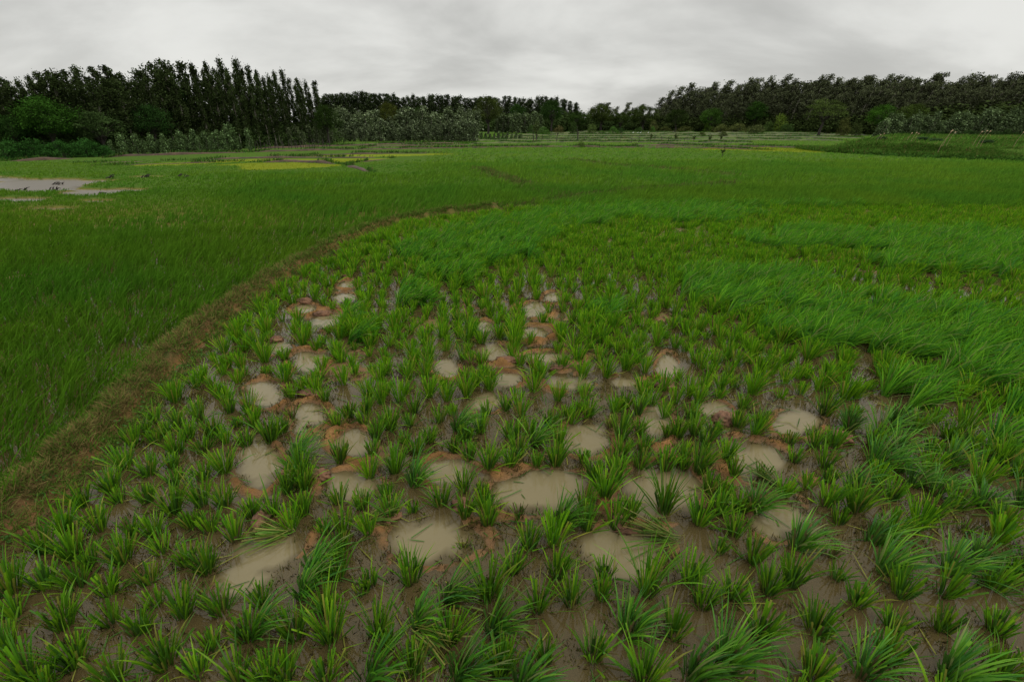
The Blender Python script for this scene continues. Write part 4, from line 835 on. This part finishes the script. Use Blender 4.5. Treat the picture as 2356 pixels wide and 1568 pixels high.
# wispy pale bush in front of the thickest sapling
single('bush', 1338, 341, 323, 22, 'wispy_bush', 'wispy pale twig bush below the thickest sapling', 'bush', (1.6, 2.0, 1.2))
def fence(pts_, n, hgt, lb):
    P = [flat(*p) for p in pts_]; o = empty('stake_fence', (P[0][0], P[0][1], 0)); tag(o, lb, 'fence')
    for i in range(n):
        t = (i + R.uniform(-.3, .3)) / n * (len(P) - 1); t = max(0, min(len(P) - 1.001, t)); k = int(t); x = P[k][0] + (P[k + 1][0] - P[k][0]) * (t - k) - P[0][0]; y = P[k][1] + (P[k + 1][1] - P[k][1]) * (t - k) - P[0][1]
        l = R.uniform(-.15, .15); hh = hgt * R.uniform(.7, 1.15); V, Q = tube([(x, y, -.1), (x + l * .5, y, hh * .5), (x + l, y + .03, hh)], [.03, .027, .018], 5); link('post', npmesh('fence_post', V, Q, smooth=True), M_DARKBARK, o)
fence([(578, 347), (680, 344), (765, 341)], 26, .75, 'crooked wooden stake fence before the silver young trees')
fence([(1095, 325), (1180, 324), (1272, 323)], 16, .8, 'row of short stakes round the fenced sapling plot')

# egrets
def egret(p, q, lb):
    x, y, z = at(p, q); o = empty('egret', (x, y, .1)); o.scale = (.5, .5, .5); tag(o, lb, 'bird', 'white egrets feeding on the far terrace')
    pts_ = [(-.28, 0, .38), (-.12, 0, .46), (.08, 0, .5), (.17, 0, .56), (.12, 0, .68), (.18, 0, .8), (.25, 0, .82), (.36, 0, .79)]
    V, Q = tube(pts_, [.02, .09, .11, .06, .03, .026, .035, .004], 8); link('body', npmesh('egret_body', V, Q, smooth=True), M_WHITE, o)
    for s in (-1, 1): V, Q = tube([(0, .04 * s, .42), (.03, .04 * s, .2), (0, .045 * s, -.2)], [.014, .01, .01], 5); link('leg', npmesh('egret_leg', V, Q), M_DARKBARK, o)
for a in [(1456, 309.5, 'white egret farthest left on the far terrace'), (1467, 309.8, 'white egret second in the small flock'), (1473, 309.6, 'white egret third in the small flock'), (1491, 309.2, 'white egret standing apart at the right')]: egret(*a)

# reeds and tussocks on the bank
for i, (p, bq, q, s_) in enumerate([(2113, 344, 326, 1.0), (2144, 347, 330, 1.2), (2020, 342, 334, .8), (2260, 352, 338, .9)]):
    x, y, z = at(p, bq); _, zt = atY(p, q, y); n = 900; a = R.uniform(0, 6.28, n); r = .22 * s_ * np.sqrt(R.random(n))
    c = np.array([[.055, .10, .04]]) * R.uniform(.6, 1.3, (n, 1)); hgt = max(.3, zt - z)
    o = link('grass_tussock', npmesh('tussock', *blades(np.stack([r * np.cos(a), r * np.sin(a), 0 * r], 1), hgt * R.uniform(.8, 1.5, n), np.arctan2(np.sin(a) * .7, np.cos(a) * .7 + .6), R.uniform(.1, .6, n), R.uniform(.4, 1.2, n), np.full(n, .022), c, seg=3)), M_WEED, loc=(x, y, z))
    tag(o, ['tall round grass tussock on the bank crest', 'wide dark tussock right of the tall one', 'small tussock at the left end of bank', 'low tussock near the right creepers'][i], 'grass tussock', 'grass tussocks on the right bank')
for i, (p, bq, q) in enumerate([(2014,331,312),(2022,331,313),(2082,334,308),(2092,334,307),(2100,334,309),(2160,336,304),(2168,336,302),(2176,336,306),(2236,338,305),(2246,338,303),(2254,338,304),(2330,340,306)]):
    x, y, z = at(p, bq); xt, zt = atY(p + 8, q, y); hgt = max(.5, zt - z); o = empty('seed_stalk', (x, y, z)); tag(o, f'thin leaning stalk with a pale seed head, {word(i + 1)} from the left', 'reed', 'seed stalks before the right shrubs')
    V, Q = tube([(0, 0, 0), (hgt * .1, 0, hgt * .5), (hgt * .3, 0, hgt)], [.012, .01, .006], 4); link('stem', npmesh('stem', V, Q), M_STRAWHEAD, o)
    V, Q = tube([(hgt * .3, 0, hgt), (hgt * .3 + .05, 0, hgt + .06), (hgt * .3 + .12, 0, hgt + .05)], [.01, .035, .006], 6); link('seed_head', npmesh('seed_head', V, Q, smooth=True), M_STRAWHEAD, o)
# drift wood on the mud flat
for i, (p, q, l, lb) in enumerate([(335,409,.5,'tangle of dark sticks at the mud flat top'),(250,411,.45,'dark driftwood log on the upper mud flat'),(415,407,.3,'dark lump in grass right of the flat'),(230,450,.4,'short driftwood piece mid flat'),(45,441,.4,'thin curved stick on wet mud at left'),
  (130,427,.6,'low brush pile rising from the wet mud'),(430,409,.22,'small dark stub beside the grass lump'),(120,440,.5,'grassy hummock stick in the grey water')]):
    x, y, z = at(p, q); o = empty('driftwood', (x, y, z)); tag(o, lb, 'driftwood', 'driftwood on the mud flat')
    T = Geo(); l *= .55
    for k in range(5):
        a = R.uniform(-.5, .5); b0 = np.array([R.uniform(-l, l) * .5, R.uniform(-.1, .1), .02]); b1 = b0 + np.array([math.cos(a) * l * R.uniform(.5, 1), math.sin(a) * l * .5, R.uniform(.02, .14)]); V, Q = tube([b0, (b0 + b1) / 2 + [0, 0, .04], b1], [.022, .016, .006], 5); T.add(V, Q, np.zeros((len(V), 3)))
    link('sticks', T.mesh('sticks'), M_DARKBARK, o)

# ------------------------------------------------------------------ sky, sun, camera
SUN_EL, SUN_AZ = math.radians(60), math.radians(110)
wd = bpy.data.worlds.new('World'); sc.world = wd; wd.use_nodes = True; nt = wd.node_tree; nt.nodes.clear(); L = nt.links.new
out = N(nt, 'ShaderNodeOutputWorld'); bg = N(nt, 'ShaderNodeBackground'); bg.inputs[1].default_value = .1
sky = N(nt, 'ShaderNodeTexSky', sky_type='NISHITA'); sky.sun_disc = False; sky.sun_elevation = SUN_EL; sky.sun_rotation = SUN_AZ
tc = N(nt, 'ShaderNodeTexCoord'); sp = N(nt, 'ShaderNodeSeparateXYZ'); L(tc.outputs['Generated'], sp.inputs[0])
zc = N(nt, 'ShaderNodeMath', operation='MAXIMUM'); zc.inputs[1].default_value = 0; L(sp.outputs[2], zc.inputs[0])
za = N(nt, 'ShaderNodeMath', operation='ADD'); za.inputs[1].default_value = .38; L(zc.outputs[0], za.inputs[0])
dx = N(nt, 'ShaderNodeMath', operation='DIVIDE'); L(sp.outputs[0], dx.inputs[0]); L(za.outputs[0], dx.inputs[1])
dy = N(nt, 'ShaderNodeMath', operation='DIVIDE'); L(sp.outputs[1], dy.inputs[0]); L(za.outputs[0], dy.inputs[1])
cb = N(nt, 'ShaderNodeCombineXYZ'); L(dx.outputs[0], cb.inputs[0]); L(dy.outputs[0], cb.inputs[1])
mp = N(nt, 'ShaderNodeMapping'); mp.inputs['Scale'].default_value = (1.1, 1.7, 1); mp.inputs['Rotation'].default_value = (0, 0, .5); mp.inputs['Location'].default_value = (1.3, .4, 0); L(cb.outputs[0], mp.inputs[0])
n1 = N(nt, 'ShaderNodeTexNoise'); n1.inputs['Scale'].default_value = 1.0; n1.inputs['Detail'].default_value = 8; n1.inputs['Roughness'].default_value = .52; n1.inputs['Distortion'].default_value = .25; L(mp.outputs[0], n1.inputs['Vector'])
cr = N(nt, 'ShaderNodeMapRange'); cr.interpolation_type = 'SMOOTHSTEP'; cr.inputs[1].default_value = .34; cr.inputs[2].default_value = .66; cr.inputs[3].default_value = 5.3; cr.inputs[4].default_value = 8.3; L(n1.outputs['Fac'], cr.inputs[0])
# overcast skies grow brighter towards the zenith
gz = N(nt, 'ShaderNodeMapRange'); gz.inputs[1].default_value = .2; gz.inputs[2].default_value = .95; gz.inputs[3].default_value = 1; gz.inputs[4].default_value = 2.15; L(zc.outputs[0], gz.inputs[0])
mu = N(nt, 'ShaderNodeMath', operation='MULTIPLY'); L(cr.outputs[0], mu.inputs[0]); L(gz.outputs[0], mu.inputs[1])
tint = N(nt, 'ShaderNodeVectorMath', operation='SCALE'); tint.inputs[0].default_value = (1.0, 1.0, .955); L(mu.outputs[0], tint.inputs['Scale'])
mx = N(nt, 'ShaderNodeMix', data_type='RGBA'); mx.inputs[0].default_value = .97; L(sky.outputs[0], mx.inputs[6]); L(tint.outputs[0], mx.inputs[7])
L(mx.outputs[2], bg.inputs[0]); L(bg.outputs[0], out.inputs[0])
ld = bpy.data.lights.new('sun', 'SUN'); ld.energy = 1.5; ld.angle = math.radians(28); ld.color = (1, .97, .92)
lo = bpy.data.objects.new('sun', ld); col.objects.link(lo); lo.rotation_euler = (-(math.pi / 2 - SUN_EL), 0, -SUN_AZ)
cd = bpy.data.cameras.new('camera'); cam = bpy.data.objects.new('camera', cd); col.objects.link(cam); sc.camera = cam
cd.sensor_width = 36; cd.lens = 36 * F / 2356; cam.location = (0, 0, H); cam.rotation_euler = (math.pi / 2 - TH, 0, 0); cd.clip_end = 6000; cd.clip_start = .05
sc.view_settings.view_transform = 'Standard'; sc.view_settings.look = 'None'; sc.view_settings.gamma = 1; sc.view_settings.exposure = -.06
sc.render.engine = 'CYCLES'; sc.cycles.max_bounces = 6; sc.cycles.diffuse_bounces = 3; sc.cycles.transmission_bounces = 3; sc.cycles.transparent_max_bounces = 8
sc.cycles.use_denoising = True; sc.cycles.denoiser = 'OPENIMAGEDENOISE'; sc.cycles.denoising_input_passes = 'RGB_ALBEDO_NORMAL'
